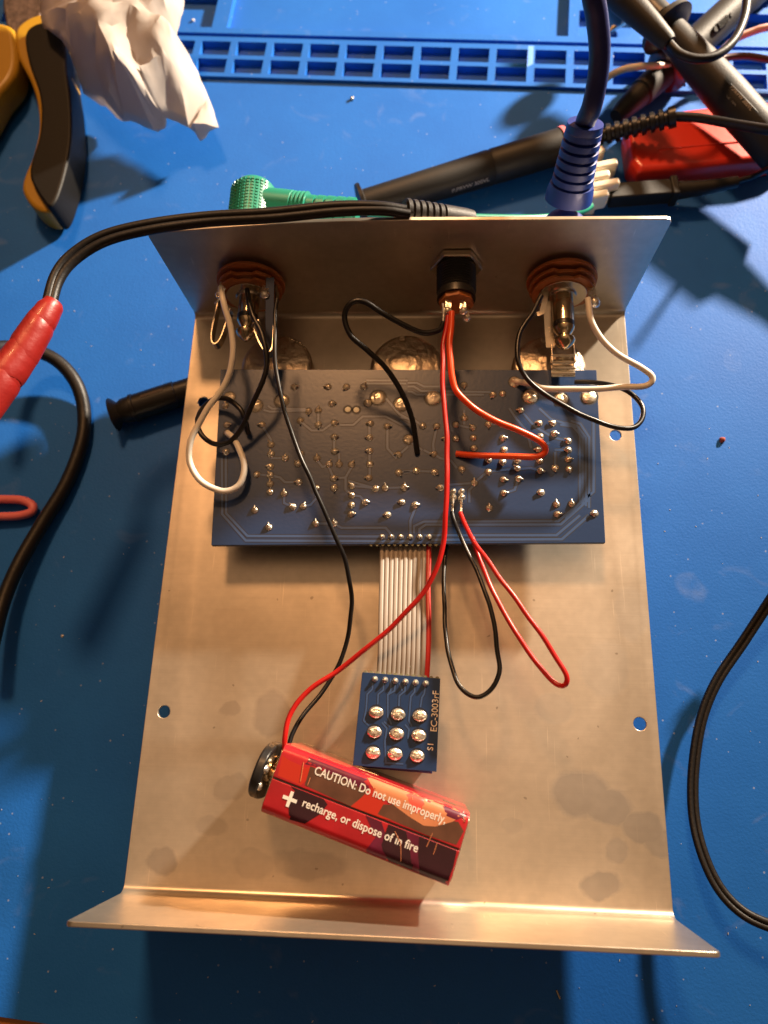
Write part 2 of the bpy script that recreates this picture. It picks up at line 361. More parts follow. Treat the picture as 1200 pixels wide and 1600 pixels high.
ang = -0.0746
UX = Vector((math.cos(ang), math.sin(ang), 0)); VX = Vector((-math.sin(ang), math.cos(ang), 0))
def uv2(p): return p.dot(UX), p.dot(VX)
def build_mat():
    us = {-290.0, 330.0}; vs_ = {-132.6, 330.0}
    rects = []                    # (u0,u1,v0,v1,height)
    rects.append((-290, 330, 205.7, 227.4, 1.3))      # raised block of small cells
    rects.append((-290, 330, 229.4, 330, 1.3))        # raised tray block behind it
    u0 = uv2(at(370, 80, MZ))[0]
    pitch = 15.55
    for i in range(-13, 16):
        a = u0 + i*pitch + .2
        rects.append((a, a+pitch-3.0, 207.8, 215.2, -1.7)); rects.append((a, a+pitch-3.0, 217.4, 224.8, -1.7))
    ul = uv2(at(352, 30, MZ))[0]; ur = uv2(at(888, 30, MZ))[0]
    rects.append((ul-100, ul-4.5, 232.6, 251.5, -2.2))
    rects.append((ul+2.2, ur, 232.6, 318, -1.7))
    rects.append((ur+4.2, ur+120, 232.6, 247, -2.2))
    rects.append((ur+4.2, ur+120, 250.5, 318, -1.7))
    rects.append((ul-100, ul-4.5, 255, 318, -1.7))
    for a, b, c, d, h in rects: us |= {a, b}; vs_ |= {c, d}
    for k in range(-9, 11): us.add(k*30.0)
    for k in range(-4, 7): vs_.add(k*30.0)
    us = sorted(u for u in us if -290 <= u <= 330); vs_ = sorted(v for v in vs_ if -132.6 <= v <= 330)
    nu, nv = len(us)-1, len(vs_)-1
    H = [[0.0]*nv for _ in range(nu)]
    for i in range(nu):
        for j in range(nv):
            um = (us[i]+us[i+1])/2; vm = (vs_[j]+vs_[j+1])/2
            for a, b, c, d, h in rects:
                if a < um < b and c < vm < d: H[i][j] = h
    bm = bmesh.new(); cache = {}
    def V(u, v, z):
        k = (round(u, 3), round(v, 3), round(z, 3))
        if k not in cache:
            p = UX*u + VX*v; cache[k] = bm.verts.new(((p.x)*S, (p.y)*S, (MZ+z)*S))
        return cache[k]
    def face(*vv):
        if len(set(vv)) >= 3:
            try: bm.faces.new(vv)
            except ValueError: pass
    BOT = -3.2
    for i in range(nu):
        for j in range(nv):
            h = H[i][j]; a, b, c, d = us[i], us[i+1], vs_[j], vs_[j+1]
            face(V(a,c,h), V(b,c,h), V(b,d,h), V(a,d,h))
            if i+1 <= nu:
                h2 = H[i+1][j] if i+1 < nu else BOT
                if h2 != h: face(V(b,c,h), V(b,c,h2), V(b,d,h2), V(b,d,h))
            if i == 0: face(V(a,c,BOT), V(a,c,h), V(a,d,h), V(a,d,BOT))
            h2 = H[i][j+1] if j+1 < nv else BOT
            if h2 != h: face(V(a,d,h), V(b,d,h), V(b,d,h2), V(a,d,h2))
            if j == 0: face(V(a,c,BOT), V(b,c,BOT), V(b,c,h), V(a,c,h))
    bmesh.ops.recalc_face_normals(bm, faces=bm.faces)
    me = bpy.data.meshes.new('work_mat'); bm.to_mesh(me); bm.free()
    o = mesh_obj('work_mat', me, M_BLUE, None, bevel=.45, bseg=2, blim=30, smooth=35)
    tag(o, 'blue silicone soldering mat with moulded parts trays along its far edge', 'work mat')
build_mat()

# ------------------------------------------------------------------ the pedal: an open metal chassis with its electronics
pedal = thing('effects_pedal', (0, 0, MZ), 'opened metal effects pedal chassis lying face down with blue circuit board, jacks and loose wires', 'effects pedal')
HW = 72.3
def chassis():
    th = 1.2; r = 2.2
    prof = []                                      # inner surface path (y, z); outer = offset
    inner = [(89.0, 45.0), (89.0, r)]
    for k in range(1, 7):
        a = k/6*math.pi/2; inner.append((89.0 - r + r*math.cos(a), r - r*math.sin(a)))
    for k in range(0, 7):
        a = k/6*math.pi/2; inner.append((-89.0 + r - r*math.sin(a), r - r*math.cos(a)))
    inner.append((-89.0, 31.2))
    n = len(inner); outer = []
    for i in range(n):
        a = Vector(inner[max(i-1, 0)]); b = Vector(inner[min(i+1, n-1)]); tt = (b-a).normalized()
        nn = Vector((-tt.y, tt.x))
        outer.append((inner[i][0] + nn.x*-th*-1, inner[i][1] + nn.y*th))
    # make sure the offset goes outwards (away from the inside of the U)
    if outer[0][0] < inner[0][0]:
        outer = [(2*i_[0]-o_[0], 2*i_[1]-o_[1]) for i_, o_ in zip(inner, outer)]
    xs = [-HW, -HW+.6, -HW+1.6, -60, -45, -30, -15, 0, 15, 30, 45, 60, HW-1.6, HW-.6, HW]
    bm = bmesh.new(); rows = []
    def top(x):                                    # the edge sags a little towards the left corner
        q = (x+HW)/(2*HW); z = 41.4 + 4.1*math.sin(min(q/.45, 1)*math.pi/2) - 1.1*max(0, (q-.5)/.5)
        return z
    def corner(x):
        d = HW - abs(x); return 0 if d > 1.5 else (1.6 - math.sqrt(max(1.6**2 - (1.6-d)**2, 0)))*.9
    for x in xs:
        row = []
        for k, pl in enumerate((inner, outer)):
            rr = []
            for i, (y, z) in enumerate(pl):
                xx = x*(1 + .018*max(0, 1-i)) if y > 0 else x
                if i == 0: z = top(x) - corner(x)
                if i == n-1: z = 31.2 - .6*(x/HW) - corner(x)*.5
                rr.append(bm.verts.new((xx*S, y*S, (z-MZ)*S)))
            row.append(rr)
        rows.append(row)
    for a, b in zip(rows, rows[1:]):
        for i in range(n-1):
            bm.faces.new((a[0][i], b[0][i], b[0][i+1], a[0][i+1]))
            bm.faces.new((a[1][i], a[1][i+1], b[1][i+1], b[1][i]))
        bm.faces.new((a[0][0], a[1][0], b[1][0], b[0][0]))
        bm.faces.new((a[0][-1], b[0][-1], b[1][-1], a[1][-1]))
    for row in (rows[0], rows[-1]):
        for i in range(n-1): bm.faces.new((row[0][i], row[0][i+1], row[1][i+1], row[1][i]))
    bmesh.ops.recalc_face_normals(bm, faces=bm.faces)
    me = bpy.data.meshes.new('chassis'); bm.to_mesh(me); bm.free()
    # drilled mounting holes
    cut = G()
    for px, py in ((256, 1112), (1000, 1131), (962, 680)):
        c = at(px, py, 0); cut.cyl(c + Vector((0, 0, -6)), c + Vector((0, 0, 6)), 1.75, n=28)
    c = at(316, 660, 0); cut.cyl((-66.0, 56, -6), (-66.0, 56, 6), 1.75, n=28)
    cme = bpy.data.meshes.new('cut'); cme.from_pydata([(v - Vector((0, 0, MZ)))*S for v in cut.v], [], cut.f)
    bm = bmesh.new(); bm.from_mesh(cme); bmesh.ops.recalc_face_normals(bm, faces=bm.faces); bm.to_mesh(cme); bm.free()
    co_ = bpy.data.objects.new('cut', cme); COL.objects.link(co_)
    src = bpy.data.objects.new('src', me); COL.objects.link(src)
    md = src.modifiers.new('b', 'BOOLEAN'); md.operation = 'DIFFERENCE'; md.object = co_; md.solver = 'EXACT'
    dg = bpy.context.evaluated_depsgraph_get(); res = bpy.data.meshes.new_from_object(src.evaluated_get(dg))
    bpy.data.objects.remove(src); bpy.data.objects.remove(co_)
    res.name = 'chassis'; res.materials.clear()
    o = mesh_obj('chassis', res, M_ALU, pedal, bevel=.22, bseg=2, blim=60, smooth=40)
    BASE[o.name] = BASE[pedal.name]
    return o
# the aluminium pattern is laid out in the chassis' own coordinates (x, y of the plate)
chassis()

# ------ knobs and switch bush underneath that carry the plate above the mat
for px, py in ((432, 575), (633, 575), (858, 580)):
    c = at(px, py, 0)
    k = obj('knob', G().lathe((c.x, c.y, MZ+.05), (0, 0, 1), [(0, 8), (.6, 8.8), (10, 8.2), (12.6, 7.5), (12.6, 3), (14.7, 3)], 32), M_BLACKP, pedal, smooth=30)
c = at(620, 1130, 0)
obj('footswitch_bush', G().lathe((c.x, c.y, MZ+.05), (0, 0, 1), [(0, 4.6), (.5, 5), (8, 5), (8, 6), (14.7, 6)], 28), M_TIN, pedal)

# ------ main circuit board
ZP = 13.0
cor = [at(345, 577, ZP), at(932, 578, ZP), at(946, 848, ZP), at(330, 852, ZP)]
g = G().prism([(v.x, v.y) for v in cor], ZP-1.6, ZP)
pcb = obj('circuit_board', g, M_PCB, pedal, base=(0, 30, ZP), bevel=.12, bseg=1)
g = G().prism([(v.x*.9985+.05, (v.y-30)*.998+30) for v in cor], ZP-1.35, ZP-.25)

def c7(x, y): return (320 + x/3.75, 570 + y/3.75)
def c8(x, y): return (620 + x/3.529, 570 + y/3.529)
Z0 = ZP
class Traces:
    """copper tracks seen through the solder mask: a raised track with a dark gap either side"""
    def __init__(s): s.hi = G(); s.lo = G()
    def seg(s, g, pts, wd, z, th):
        P = [Vector((p.x, p.y, z)) for p in pts]; o = len(g.v); m = len(P)
        for i in range(m):
            a = (P[i]-P[i-1]).normalized() if i else (P[1]-P[0]).normalized()
            b = (P[i+1]-P[i]).normalized() if i < m-1 else a
            t = (a+b).normalized(); nn = Vector((-t.y, t.x, 0)); k = wd/2/max(.5, nn.dot(Vector((-a.y, a.x, 0))))
            g.v += [P[i]+nn*k, P[i]-nn*k]
        for i in range(m-1):
            g.f.append((o+2*i, o+2*i+1, o+2*i+3, o+2*i+2))
    def track(s, pix, wd=.7, gap=.22, z=None):
        z = Z0 if z is None else z
        pts = [at(x, y, z) for x, y in pix]
        s.n = getattr(s, 'n', 0) + 1; e = (s.n % 7)*.0006
        s.seg(s.lo, pts, wd+2*gap, z+.012+e, 0); s.seg(s.hi, pts, wd, z+.03+e, 0)
    def ring(s, px, py, r, z=None):
        z = Z0 if z is None else z; c = at(px, py, z); o = len(s.lo.v)
        s.lo.v += [Vector((c.x+math.cos(k/8*math.pi)*r, c.y+math.sin(k/8*math.pi)*r, z+.022)) for k in range(16)]
        s.lo.f.append(tuple(range(o, o+16)))
tr = Traces()
T7 = [
 [(945,92),(1190,92)], [(950,110),(1180,110)],
 [(123,540),(125,870),(250,1003),(1035,1006)], [(100,545),(102,875),(240,1030),(1200,1034)],
 [(335,352),(388,440),(388,468)], [(560,330),(625,385),(690,385),(745,345)], [(790,352),(870,352),(925,303),(1060,303),(1150,350),(1200,352)],
 [(840,680),(985,720)], [(1070,380),(1070,490),(1120,545),(1135,530),(1190,480)], [(665,268),(665,352)], [(758,424),(758,507)], [(965,427),(965,345)], [(965,505),(965,583)], [(967,583),(965,662)],
 [(388,547),(472,547)], [(306,643),(383,648)], [(383,648),(440,660),(470,688),(550,688)], [(465,755),(465,810),(515,832)],
 [(728,583),(690,600),(658,560)], [(728,600),(755,665)], [(755,665),(825,660),(860,600)], [(825,665),(825,730),(862,765)], [(862,710),(1002,722)], [(1058,722),(1168,718)],
 [(860,765),(910,770),(940,805)], [(650,930),(758,930)], [(758,930),(800,955),(1060,955),(1090,990)], [(345,265),(380,275),(600,268)], [(370,240),(395,258),(590,258)],
 [(1060,195),(1140,290),(1200,320)], [(577,830),(620,820),(655,780)], [(1165,632),(1200,630)], [(787,520),(787,583)],
]
T8 = [
 [(60,100),(110,100),(150,120),(345,120)], [(60,120),(95,120),(135,145),(520,150)], [(60,148),(80,148),(110,165),(480,165)],
 [(372,330),(372,250)], [(108,585),(205,590)], [(12,590),(90,585)], [(75,948),(75,860),(102,790)], [(95,930),(95,890),(150,865),(890,862),(1085,700),(1085,300)],
 [(125,930),(125,905),(160,882),(905,880),(1060,740)], [(150,940),(880,940),(1010,830)], [(190,965),(910,962),(1060,830)],
 [(785,240),(850,300),(1000,345),(1010,400),(1010,760),(930,850)], [(900,330),(970,340),(1025,400),(1025,770)], [(930,320),(990,335),(1042,400),(1042,780)], [(960,310),(1010,325),(1060,400),(1060,790)],
 [(620,240),(660,300),(720,370),(740,460)], [(700,270),(760,340),(860,400),(945,420)], [(870,470),(945,470)], [(873,480),(873,570)],
 [(665,572),(590,580),(505,590)], [(665,575),(740,570),(790,585)], [(670,628),(650,690),(590,708)], [(427,652),(240,664)], [(427,652),(475,610),(505,590)],
 [(205,493),(240,515),(300,530),(330,570)], [(220,340),(200,440),(205,493)], [(143,338),(90,300),(20,290)], [(20,310),(60,330)], [(325,330),(390,345),(420,348)],
 [(945,523),(945,470)], [(592,468),(650,528)], [(780,468),(840,430)], [(400,760),(400,690),(430,660)], [(505,328),(580,330)], [(150,470),(190,493)], [(140,470),(40,400)],
]
for l in T7: tr.track([c7(*p) for p in l])
for l in T8: tr.track([c8(*p) for p in l])

J7 = [(525,130,0),(722,130,180),(830,130,225),(932,128,60),(745,228,0),(608,272,270),(665,268,80),(560,328,270),(665,352,270),(758,342,0),(970,345,180),(1068,362,0),(758,424,0),(965,427,180),(760,507,0),(965,505,180),
 (335,352,180),(388,468,120),(388,523,100),(472,547,80),(383,597,170),(306,643,None),(383,648,120),(383,698,90),(383,745,None),(465,755,90),(550,688,180),(563,523,95),(658,548,90),(728,583,60),(787,583,85),(860,585,50),(967,583,None),
 (755,665,0),(962,662,180),(1135,527,170),(655,722,None),(758,722,270),(862,710,130),(862,765,140),(860,820,270),(1002,725,None),(1058,722,90),(1168,718,80),(858,875,0),(940,805,0),(1155,805,180),(1070,880,180),
 (515,832,130),(577,830,60),(650,930,90),(758,930,95),(293,852,90),(375,952,95),(123,512,None),(130,352,0),(120,240,90),(1137,632,300),(545,580,130),(130,400,None)]
J8 = [(370,112,270),(530,165,240),(583,160,None),(683,250,180),(372,295,90),(220,340,230),(143,338,None),(325,330,None),(418,348,130),(505,328,270),(580,330,None),(785,322,175),(860,322,165),(868,380,350),(790,395,None),
 (270,408,180),(325,408,None),(422,403,None),(585,405,0),(945,420,150),(425,460,None),(945,470,180),(592,468,None),(780,468,180),(205,493,180),(945,523,0),(505,525,None),(583,535,270),(665,528,None),(788,530,None),
 (358,575,270),(665,572,140),(790,585,340),(873,570,270),(950,575,270),(505,590,270),(108,585,None),(208,592,320),(587,632,340),(672,628,340),(427,652,90),(590,708,0),(240,678,180),(42,678,0),(795,705,180),
 (102,773,0),(510,790,90),(880,770,90),(965,768,90),(885,825,0),(1090,820,180)]
def joint_geo(r, lead, seed):
    rnd = random.Random(seed); gg = G()
    prof = [(0, r*1.15), (.12, r*1.1), (.35, r*.92), (.55, r*.66), (.68, r*.35), (.72, .05)]
    gg.lathe((0, 0, 0), (0, 0, 1), prof, 14)
    if lead:
        gg.tube([(0, 0, .35), (.35, 0, .72), (.8, .05, .62), (1.35, .1, .36)], [.34, .30, .24], 7, 3)
    for v in gg.v:
        v.x += rnd.uniform(-.05, .05); v.y += rnd.uniform(-.05, .05)
    return gg
protos = {}
for lead in (True, False):
    for sd in range(3):
        gg = joint_geo(.82 + .07*sd, lead, sd)
        me = bpy.data.meshes.new('solder_joint'); me.from_pydata([v*S for v in gg.v], [], gg.f); me.update()
        me.materials.append(M_SOLDER if sd else M_SOLDERD)
        for p in me.polygons: p.use_smooth = True
        protos[(lead, sd)] = me
def joint(px, py, a, z, parent, name='solder_joint', sc=1.0):
    c = at(px, py, z) ; me = protos[(a is not None, random.randrange(3))]
    o = bpy.data.objects.new(name, me); COL.objects.link(o); o.parent = parent
    o.location = (c - BASE[parent.name])*S
    o.rotation_euler = (0, 0, R(a if a is not None else random.uniform(0, 360))); o.scale = (sc,)*3
    return o
allj = [(*c7(x, y), a) for x, y, a in J7] + [(*c8(x, y), a) for x, y, a in J8]
allj.sort(key=lambda q: -q[1])
for k, (x, y, a) in enumerate(allj):
    tr.ring(x, y, 1.22)
    if k < 90: joint(x, y, a, ZP+.02, pcb)
rest = G()
for x, y, a in allj[90:]:
    gg = joint_geo(.85, a is not None, 5); c = at(x, y, ZP+.02); m3 = Matrix.Rotation(R(a or 0), 3, 'Z')
    rest.add([c + m3 @ v for v in gg.v], gg.f)
o = obj('small_solder_joints', rest, M_SOLDERD, pcb); o['kind'] = 'stuff'
# large round solder lands
for q, rr in ((c7(300,240),2.0),(c7(450,212),2.1),(c7(1015,193),2.3),(c7(1150,232),2.2),(c7(145,190),1.7),(c7(955,225),1.2),(c8(200,182),2.4),(c8(735,175),2.3),(c8(905,190),2.1),(c8(1060,175),2.3),(c8(650,95),1.7),(c8(65,412),1.5)):
    tr.ring(*q, rr*1.22); c = at(*q, ZP+.02); gg = G()
    gg.lathe(c, (0, 0, 1), [(0, rr), (.15, rr*.97), (.38, rr*.8), (.52, rr*.6), (.68, rr*.4), (.8, rr*.2), (.82, .05)], 18)
    for v in gg.v: v += Vector((.22*noise.noise(v*.9), .22*noise.noise(v*.9+Vector((5, 5, 5))), .3*noise.noise(v*1.1) if v.z > ZP+.3 else 0))
    obj('solder_land', gg, M_SOLDERD, pcb)
# header row at the board's lower edge
for i in range(6):
    x = 597 + i*14.7; c = at(x, 839, ZP); tr.ring(x, 839, 1.1)
    obj('header_pin', G().lathe(c, (0, 0, 1), [(0, .85), (.3, .8), (.7, .5), (1.1, .42), (1.2, .2)], 10), M_SOLDER, pcb)
gg = G()
for i in range(12): c = at(580 + i*9.2, 854, ZP-.8); gg.lathe((c.x, c.y+.5, ZP-1.4), (0, 0, 1), [(0, .5), (1.2, .5)], 8)
obj('breakaway_nibs', gg, M_FR4, pcb)
# two bare slots beside each other
for q in (c7(838,262), c7(888,264)):
    tr.ring(*q, 1.5); c = at(*q, ZP+.02)
    obj('test_point', G().lathe(c, (0, 0, 1), [(0, .9), (.12, .85), (.15, .3)], 14), M_CREAM, pcb)
o = obj('track_gaps', tr.lo, M_LINE, pcb, smooth=0); o = obj('copper_tracks', tr.hi, M_TRACE, pcb, smooth=0)
# wire pads with their bare wire ends
for q in (c8(310,735), c8(357,735)):
    c = at(*q, ZP+.02); gg = G().lathe(c, (0, 0, 1), [(0, 1.3), (.3, 1.15), (.9, .75), (1.2, .1)], 12, sx=.8)
    c2 = at(q[0], q[1]-10, ZP+.02); gg.lathe(c2, (0, 0, 1), [(0, 1.1), (.3, 1.0), (.8, .6), (1, .1)], 12, sx=.8)
    e = at(q[0]-1, q[1]+22, ZP+2.6); gg.tube([c + Vector((0, 0, .6)), (c+e)/2 + Vector((0, 0, .5)), e], .38, 7, 4)
    obj('wire_pad', gg, M_SOLDER, pcb)

# parts on the hidden component side of the board
gg = G()
for px, py, w_, h_ in ((520, 800, 20, 6), (700, 810, 20, 6), (620, 700, 18, 7), (450, 700, 8, 18)):
    c = at(px, py, ZP); gg.box((c.x, c.y, ZP-1.6-1.9), (w_, h_, 3.6))
obj('chip', gg, M_BLACKP, pcb, bevel=.3)
for px, py in ((400, 815), (760, 800), (830, 760), (560, 760)):
    c = at(px, py, ZP); obj('capacitor', G().cyl((c.x, c.y, 2.2), (c.x, c.y, ZP-1.6), 3.1, n=20), M_BLACKP, pcb, bevel=.3)

# ------ potentiometers
for px, py in ((432, 572), (635, 573), (858, 575)):
    c = at(px, py, 9)
    pt = obj('potentiometer', G().lathe((c.x, c.y, .05), (0, 0, 1), [(0, 11.4), (8.2, 11.4), (9.0, 11.0), (9.5, 9.8), (9.3, 6.0), (9.7, 5.0), (9.7, .5)], 48), M_POT, pedal, smooth=50)
    obj('cover_tab', G().box((c.x - 1.5, c.y + 9.6, 9.7), (1.6, 1.4, .7)), M_POT, pt, bevel=.15)

# ------ jacks
def jack(px, py, left):
    c = aty(px, py, 88.6); x, z = c.x, c.z
    j = obj('jack_socket', G().lathe((x, 88.9, z), (0, -1, 0), [(0, 7), (1.0, 7), (1.0, 5.2), (4.5, 5.2)], 28), M_TIN, pedal, base=(x, 88.6, z))
    def disc(y0, th, r, notch):
        pts = []
        for k in range(48):
            a = k/48*2*math.pi; rr = r
            if notch and abs(((a - math.pi/2 + math.pi) % (2*math.pi)) - math.pi) < .32: rr = r*.86
            if abs(((a + math.pi/2 + math.pi) % (2*math.pi)) - math.pi) < .9 : rr = r*.93
            pts.append((x + rr*math.cos(a), z + rr*math.sin(a)))
        gg = G(); n = len(pts)
        gg.add([(p[0], y0, p[1]) for p in pts] + [(p[0], y0-th, p[1]) for p in pts],
               [tuple(range(n)), tuple(range(2*n-1, n-1, -1))] + [(i, (i+1) % n, n+(i+1) % n, n+i) for i in range(n)])
        return gg
    obj('insulator', disc(87.4, 1.0, 10.6, False), M_PHEN, j, bevel=.15)
    obj('insulator', disc(85.2, 1.0, 9.9, True), M_PHEN, j, bevel=.15)
    obj('insulator', disc(83.2, .9, 9.2, True), M_PHEN, j, bevel=.15)
    obj('contact_ring', G().lathe((x, 84.3, z), (0, -1, 0), [(0, 7.2), (2.6, 7.2), (2.6, 4.2), (3.4, 4.0)], 24), M_TIN, j, bevel=.1)
    sleeve = G().lathe((x, 83.5, z), (0, -1, 0), [(0, 4.1), (2, 4.1), (2.2, 3.6)], 24)
    obj('bushing', sleeve, M_TIN, j)
    return x, z, j
lx, lz, lj = jack(393, 436, True)
rx, rz_, rj = jack(877, 432, False)
def spring(j, pts, wd, normal, name='contact_spring'):
    obj(name, G().strip(smooth_path(pts, 5), wd, normal, .35), M_TIN, j, smooth=30)
# left jack springs: tall loops either side of the plug tip
spring(lj, [(lx-7.5, 84, lz+2), (lx-8.5, 76, lz+3), (lx-9.2, 66, lz+3), (lx-8.0, 63.0, lz+3), (lx-6.3, 65, lz+3), (lx-4.8, 72, lz+3), (lx-4.3, 75, lz+3)], 3.2, (0, 0, 1))
spring(lj, [(lx+9.0, 84, lz+2), (lx+9.4, 72, lz+3), (lx+9.6, 62, lz+3), (lx+8.0, 60.2, lz+3), (lx+5.8, 63, lz+3), (lx+3.8, 68, lz+3), (lx+4.8, 71, lz+3)], 3.4, (0, 0, 1))
blade = G().strip([(lx+7.8, 84, lz+7), (lx+8.0, 72, lz+4.5), (lx+8.2, 61.5, lz+.5)], .35, (0, 0, 1), 2.6)
obj('contact_blade', blade, mat('steel_painted_reflection', (.10, .11, .15), .25, 1.0), lj, bevel=.1)  # dark bluish base colour paints in the blade's reflection of the mat
for dx in (-7.2, 6.4):
    obj('solder_lug', G().strip([(lx+dx, 84, lz+5), (lx+dx, 80, lz+6.5), (lx+dx*1.02, 77.4, lz+7)], .4, (0, 0, 1), 1.9).lathe((lx+dx, 78.6, lz+6.4), (0, 0, 1), [(0, 1.5), (.6, 1.3), (1.2, .5)], 10), M_SOLDER, lj)
# right jack: folded contact under the plug tip and lugs
spring(rj, [(rx-4.2, 84, rz_-1), (rx-4.0, 74, rz_-2.5), (rx-3.6, 66, rz_-3.4)], 2.6, (1, 0, 0))
gg = G()
for k, (yy, zz) in enumerate(((63.0, 1.2), (60.8, .9), (59.2, .3), (57.6, -.2))): gg.box((rx, yy, rz_-4+zz), (7.0, .7, .8), M=Matrix.Rotation(.4, 3, 'X'))
gg.box((rx, 60.6, rz_-4.6), (7.0, 7.5, .5)); gg.box((rx-3.3, 64, rz_-3.6), (.5, 6, 2)); gg.box((rx+3.3, 64, rz_-3.6), (.5, 6, 2))
obj('tip_contact', gg, M_TIN, rj, bevel=.12)
obj('solder_lug', G().strip([(rx+7.6, 84, rz_+3), (rx+8.0, 79, rz_+4), (rx+8.6, 75.4, rz_+4.6)], .4, (0, 0, 1), 2.4).lathe((rx+8.4, 76.4, rz_+4.4), (.2, -.2, 1), [(0, 1.7), (.7, 1.4), (1.3, .5)], 10), M_SOLDER, rj)
obj('solder_lug', G().strip([(rx-5.2, 83, rz_+2), (rx-5.8, 78, rz_+2), (rx-6.6, 75.0, rz_+1.4), (rx-8.0, 74.6, rz_+1.2)], .4, (0, 0, 1), 1.6), M_TIN, rj)

# ------ power socket
c = aty(713, 412, 88.6); dx_, dz_ = c.x, c.z - .5
ps = obj('power_socket', G().lathe((dx_, 88.6, dz_), (0, -1, 0), [(0, 5.6)] + sum([[(2.2+k*.9, 5.9), (2.65+k*.9, 5.5)] for k in range(9)], []) + [(11.6, 5.7), (12.2, 5.7)], 32), M_BLACKP, pedal, base=(dx_, 88.6, dz_), smooth=25)
hx = [(dx_ + 7.9*math.cos(k/6*2*math.pi), dz_ + 7.9*math.sin(k/6*2*math.pi)) for k in range(6)]
gg = G().add([(a, 88.8, b) for a, b in hx] + [(a, 86.6, b) for a, b in hx], [tuple(range(6)), tuple(range(11, 5, -1))] + [(i, (i+1) % 6, 6+(i+1) % 6, 6+i) for i in range(6)])
obj('hex_nut', gg, M_TIN, ps, bevel=.4)
gg = G().lathe((dx_, 76.6, dz_-.2), (0, -1, 0), [(0, 5.2), (1.6, 5.2), (1.8, 4.9)], 8)
obj('terminal_board', gg, M_PHEN, ps)
for a, b in ((-2.4, 2.2), (1.8, 2.0), (2.8, -1.5)):
    obj('solder_lug', G().strip([(dx_+a, 75.4, dz_+b), (dx_+a, 72.4, dz_+b+.4), (dx_+a*1.1, 70.4, dz_+b+.2)], .4, (0, 0, 1), 1.7).lathe((dx_+a*1.08, 71.2, dz_+b), (.1, 0, 1), [(0, 1.25), (.8, 1.1), (1.3, .4)], 9), M_SOLDER, ps)

# ------ footswitch and its little board
ZS = 17.0
sc_ = [at(566, 1050, ZS), at(688, 1060, ZS), at(682, 1206, ZS), at(551, 1196, ZS)]
cen = sum(sc_, Vector())/4
ex = (sc_[1]-sc_[0]).normalized(); rzs = math.atan2(ex.y, ex.x)
fs = obj('footswitch', G().box((cen.x-.2, cen.y-2.2, 6.3), (17.2, 17.6, 12.5), rzs), M_BLACKP, pedal, base=(cen.x, cen.y, 6), bevel=.5)
obj('switch_frame', G().box((cen.x+.4, cen.y-3.6, 11.2), (18.2, 17.4, 1.4), rzs).box((cen.x+.2, cen.y-3.3, 13.4), (18.0, 17.6, .5), rzs), mat('blue_switch_body', (.02, .035, .14), .35), fs, bevel=.2)
sb = obj('switch_board', G().prism([(v.x, v.y) for v in sc_], ZS-1.4, ZS), M_PCB, pedal, base=(cen.x, cen.y, ZS), bevel=.1, bseg=1)
def s5(x, y): return (540 + x/6.667, 1030 + y/6.667)
tr2 = Traces()
for l in ([(280,250),(280,310),(225,365),(215,520),(190,640),(240,690)], [(395,250),(395,320),(340,365),(335,470)], [(470,200),(470,330),(440,370),(440,600),(480,680)], [(520,250),(510,330),(440,370)],
          [(620,260),(620,330),(560,380),(555,490)], [(720,260),(720,340),(680,390),(660,640),(690,700)], [(830,280),(820,360),(795,400),(780,500)], [(400,650),(460,700)], [(560,250),(590,330)],
          [(620,680),(660,730),(650,830)], [(380,660),(430,720),(410,860),(420,1080),(600,1090)]):
    tr2.track([s5(*p) for p in l], wd=.45, gap=.16, z=ZS)
for i in range(6):
    q = s5(305 + i*106, 208 + i*9); c = at(*q, ZS)
    obj('header_pin', G().lathe(c, (0, 0, 1), [(0, .85), (.3, .8), (.7, .45), (1.1, .4), (1.2, .2)], 10), M_SOLDER, sb)
for i, (x, y) in enumerate(((318,555),(545,575),(775,590),(300,760),(532,780),(762,795),(285,975),(515,990),(745,1010))):
    q = s5(x, y); c = at(*q, ZS+.01); rnd = random.Random(i); gg = G()
    n_ = 20; prof = [(0, 1.8), (.25, 1.78), (.5, 1.6), (.7, 1.25), (.78, .8), (.8, .4), (.8, .1)]
    gg.lathe((0, 0, 0), (0, 0, 1), prof, n_)
    for v in gg.v: v.y *= .84; v.x *= 1.06; v.x += .16*noise.noise(v*1.3+Vector((i, 0, 0))); v.z += (.34*noise.noise(v*1.5+Vector((0, i*3, 0))) if v.z > .3 else 0)
    gg.v = [c + Matrix.Rotation(rzs, 3, 'Z') @ v for v in gg.v]
    gg.box(c + Vector((0, -.1, .72)), (1.3, .5, .5), rzs)
    tr2.ring(*q, 2.05, ZS)
    obj('solder_blob', gg, M_SOLDER, sb, smooth=60)
obj('track_gaps', tr2.lo, M_LINE, sb, smooth=0); obj('copper_tracks', tr2.hi, M_TRACE, sb, smooth=0)
gg = G()
for i in range(13):
    p = sc_[0].lerp(sc_[1], (i+.5)/13); gg.lathe((p.x, p.y, ZS-1.3), (0, 0, 1), [(0, .55), (1.25, .5)], 8)
obj('breakaway_nibs', gg, M_FR4, sb)
p0 = at(683, 1140, ZS+.05); p1 = at(688, 1065, ZS+.05)
text_mesh('board_lettering', 'EC-3003rF', 2.35, M_WHITE, sb, at(*s5(948, 760), ZS+.05), at(*s5(975, 290), ZS) - at(*s5(948, 760), ZS), (0, 0, 1), 1.0, 0, .02)
text_mesh('board_lettering', 'S1', 2.1, M_WHITE, sb, at(*s5(910, 955), ZS+.05), at(*s5(975, 290), ZS) - at(*s5(948, 760), ZS), (0, 0, 1), 1.05, 0, .02)

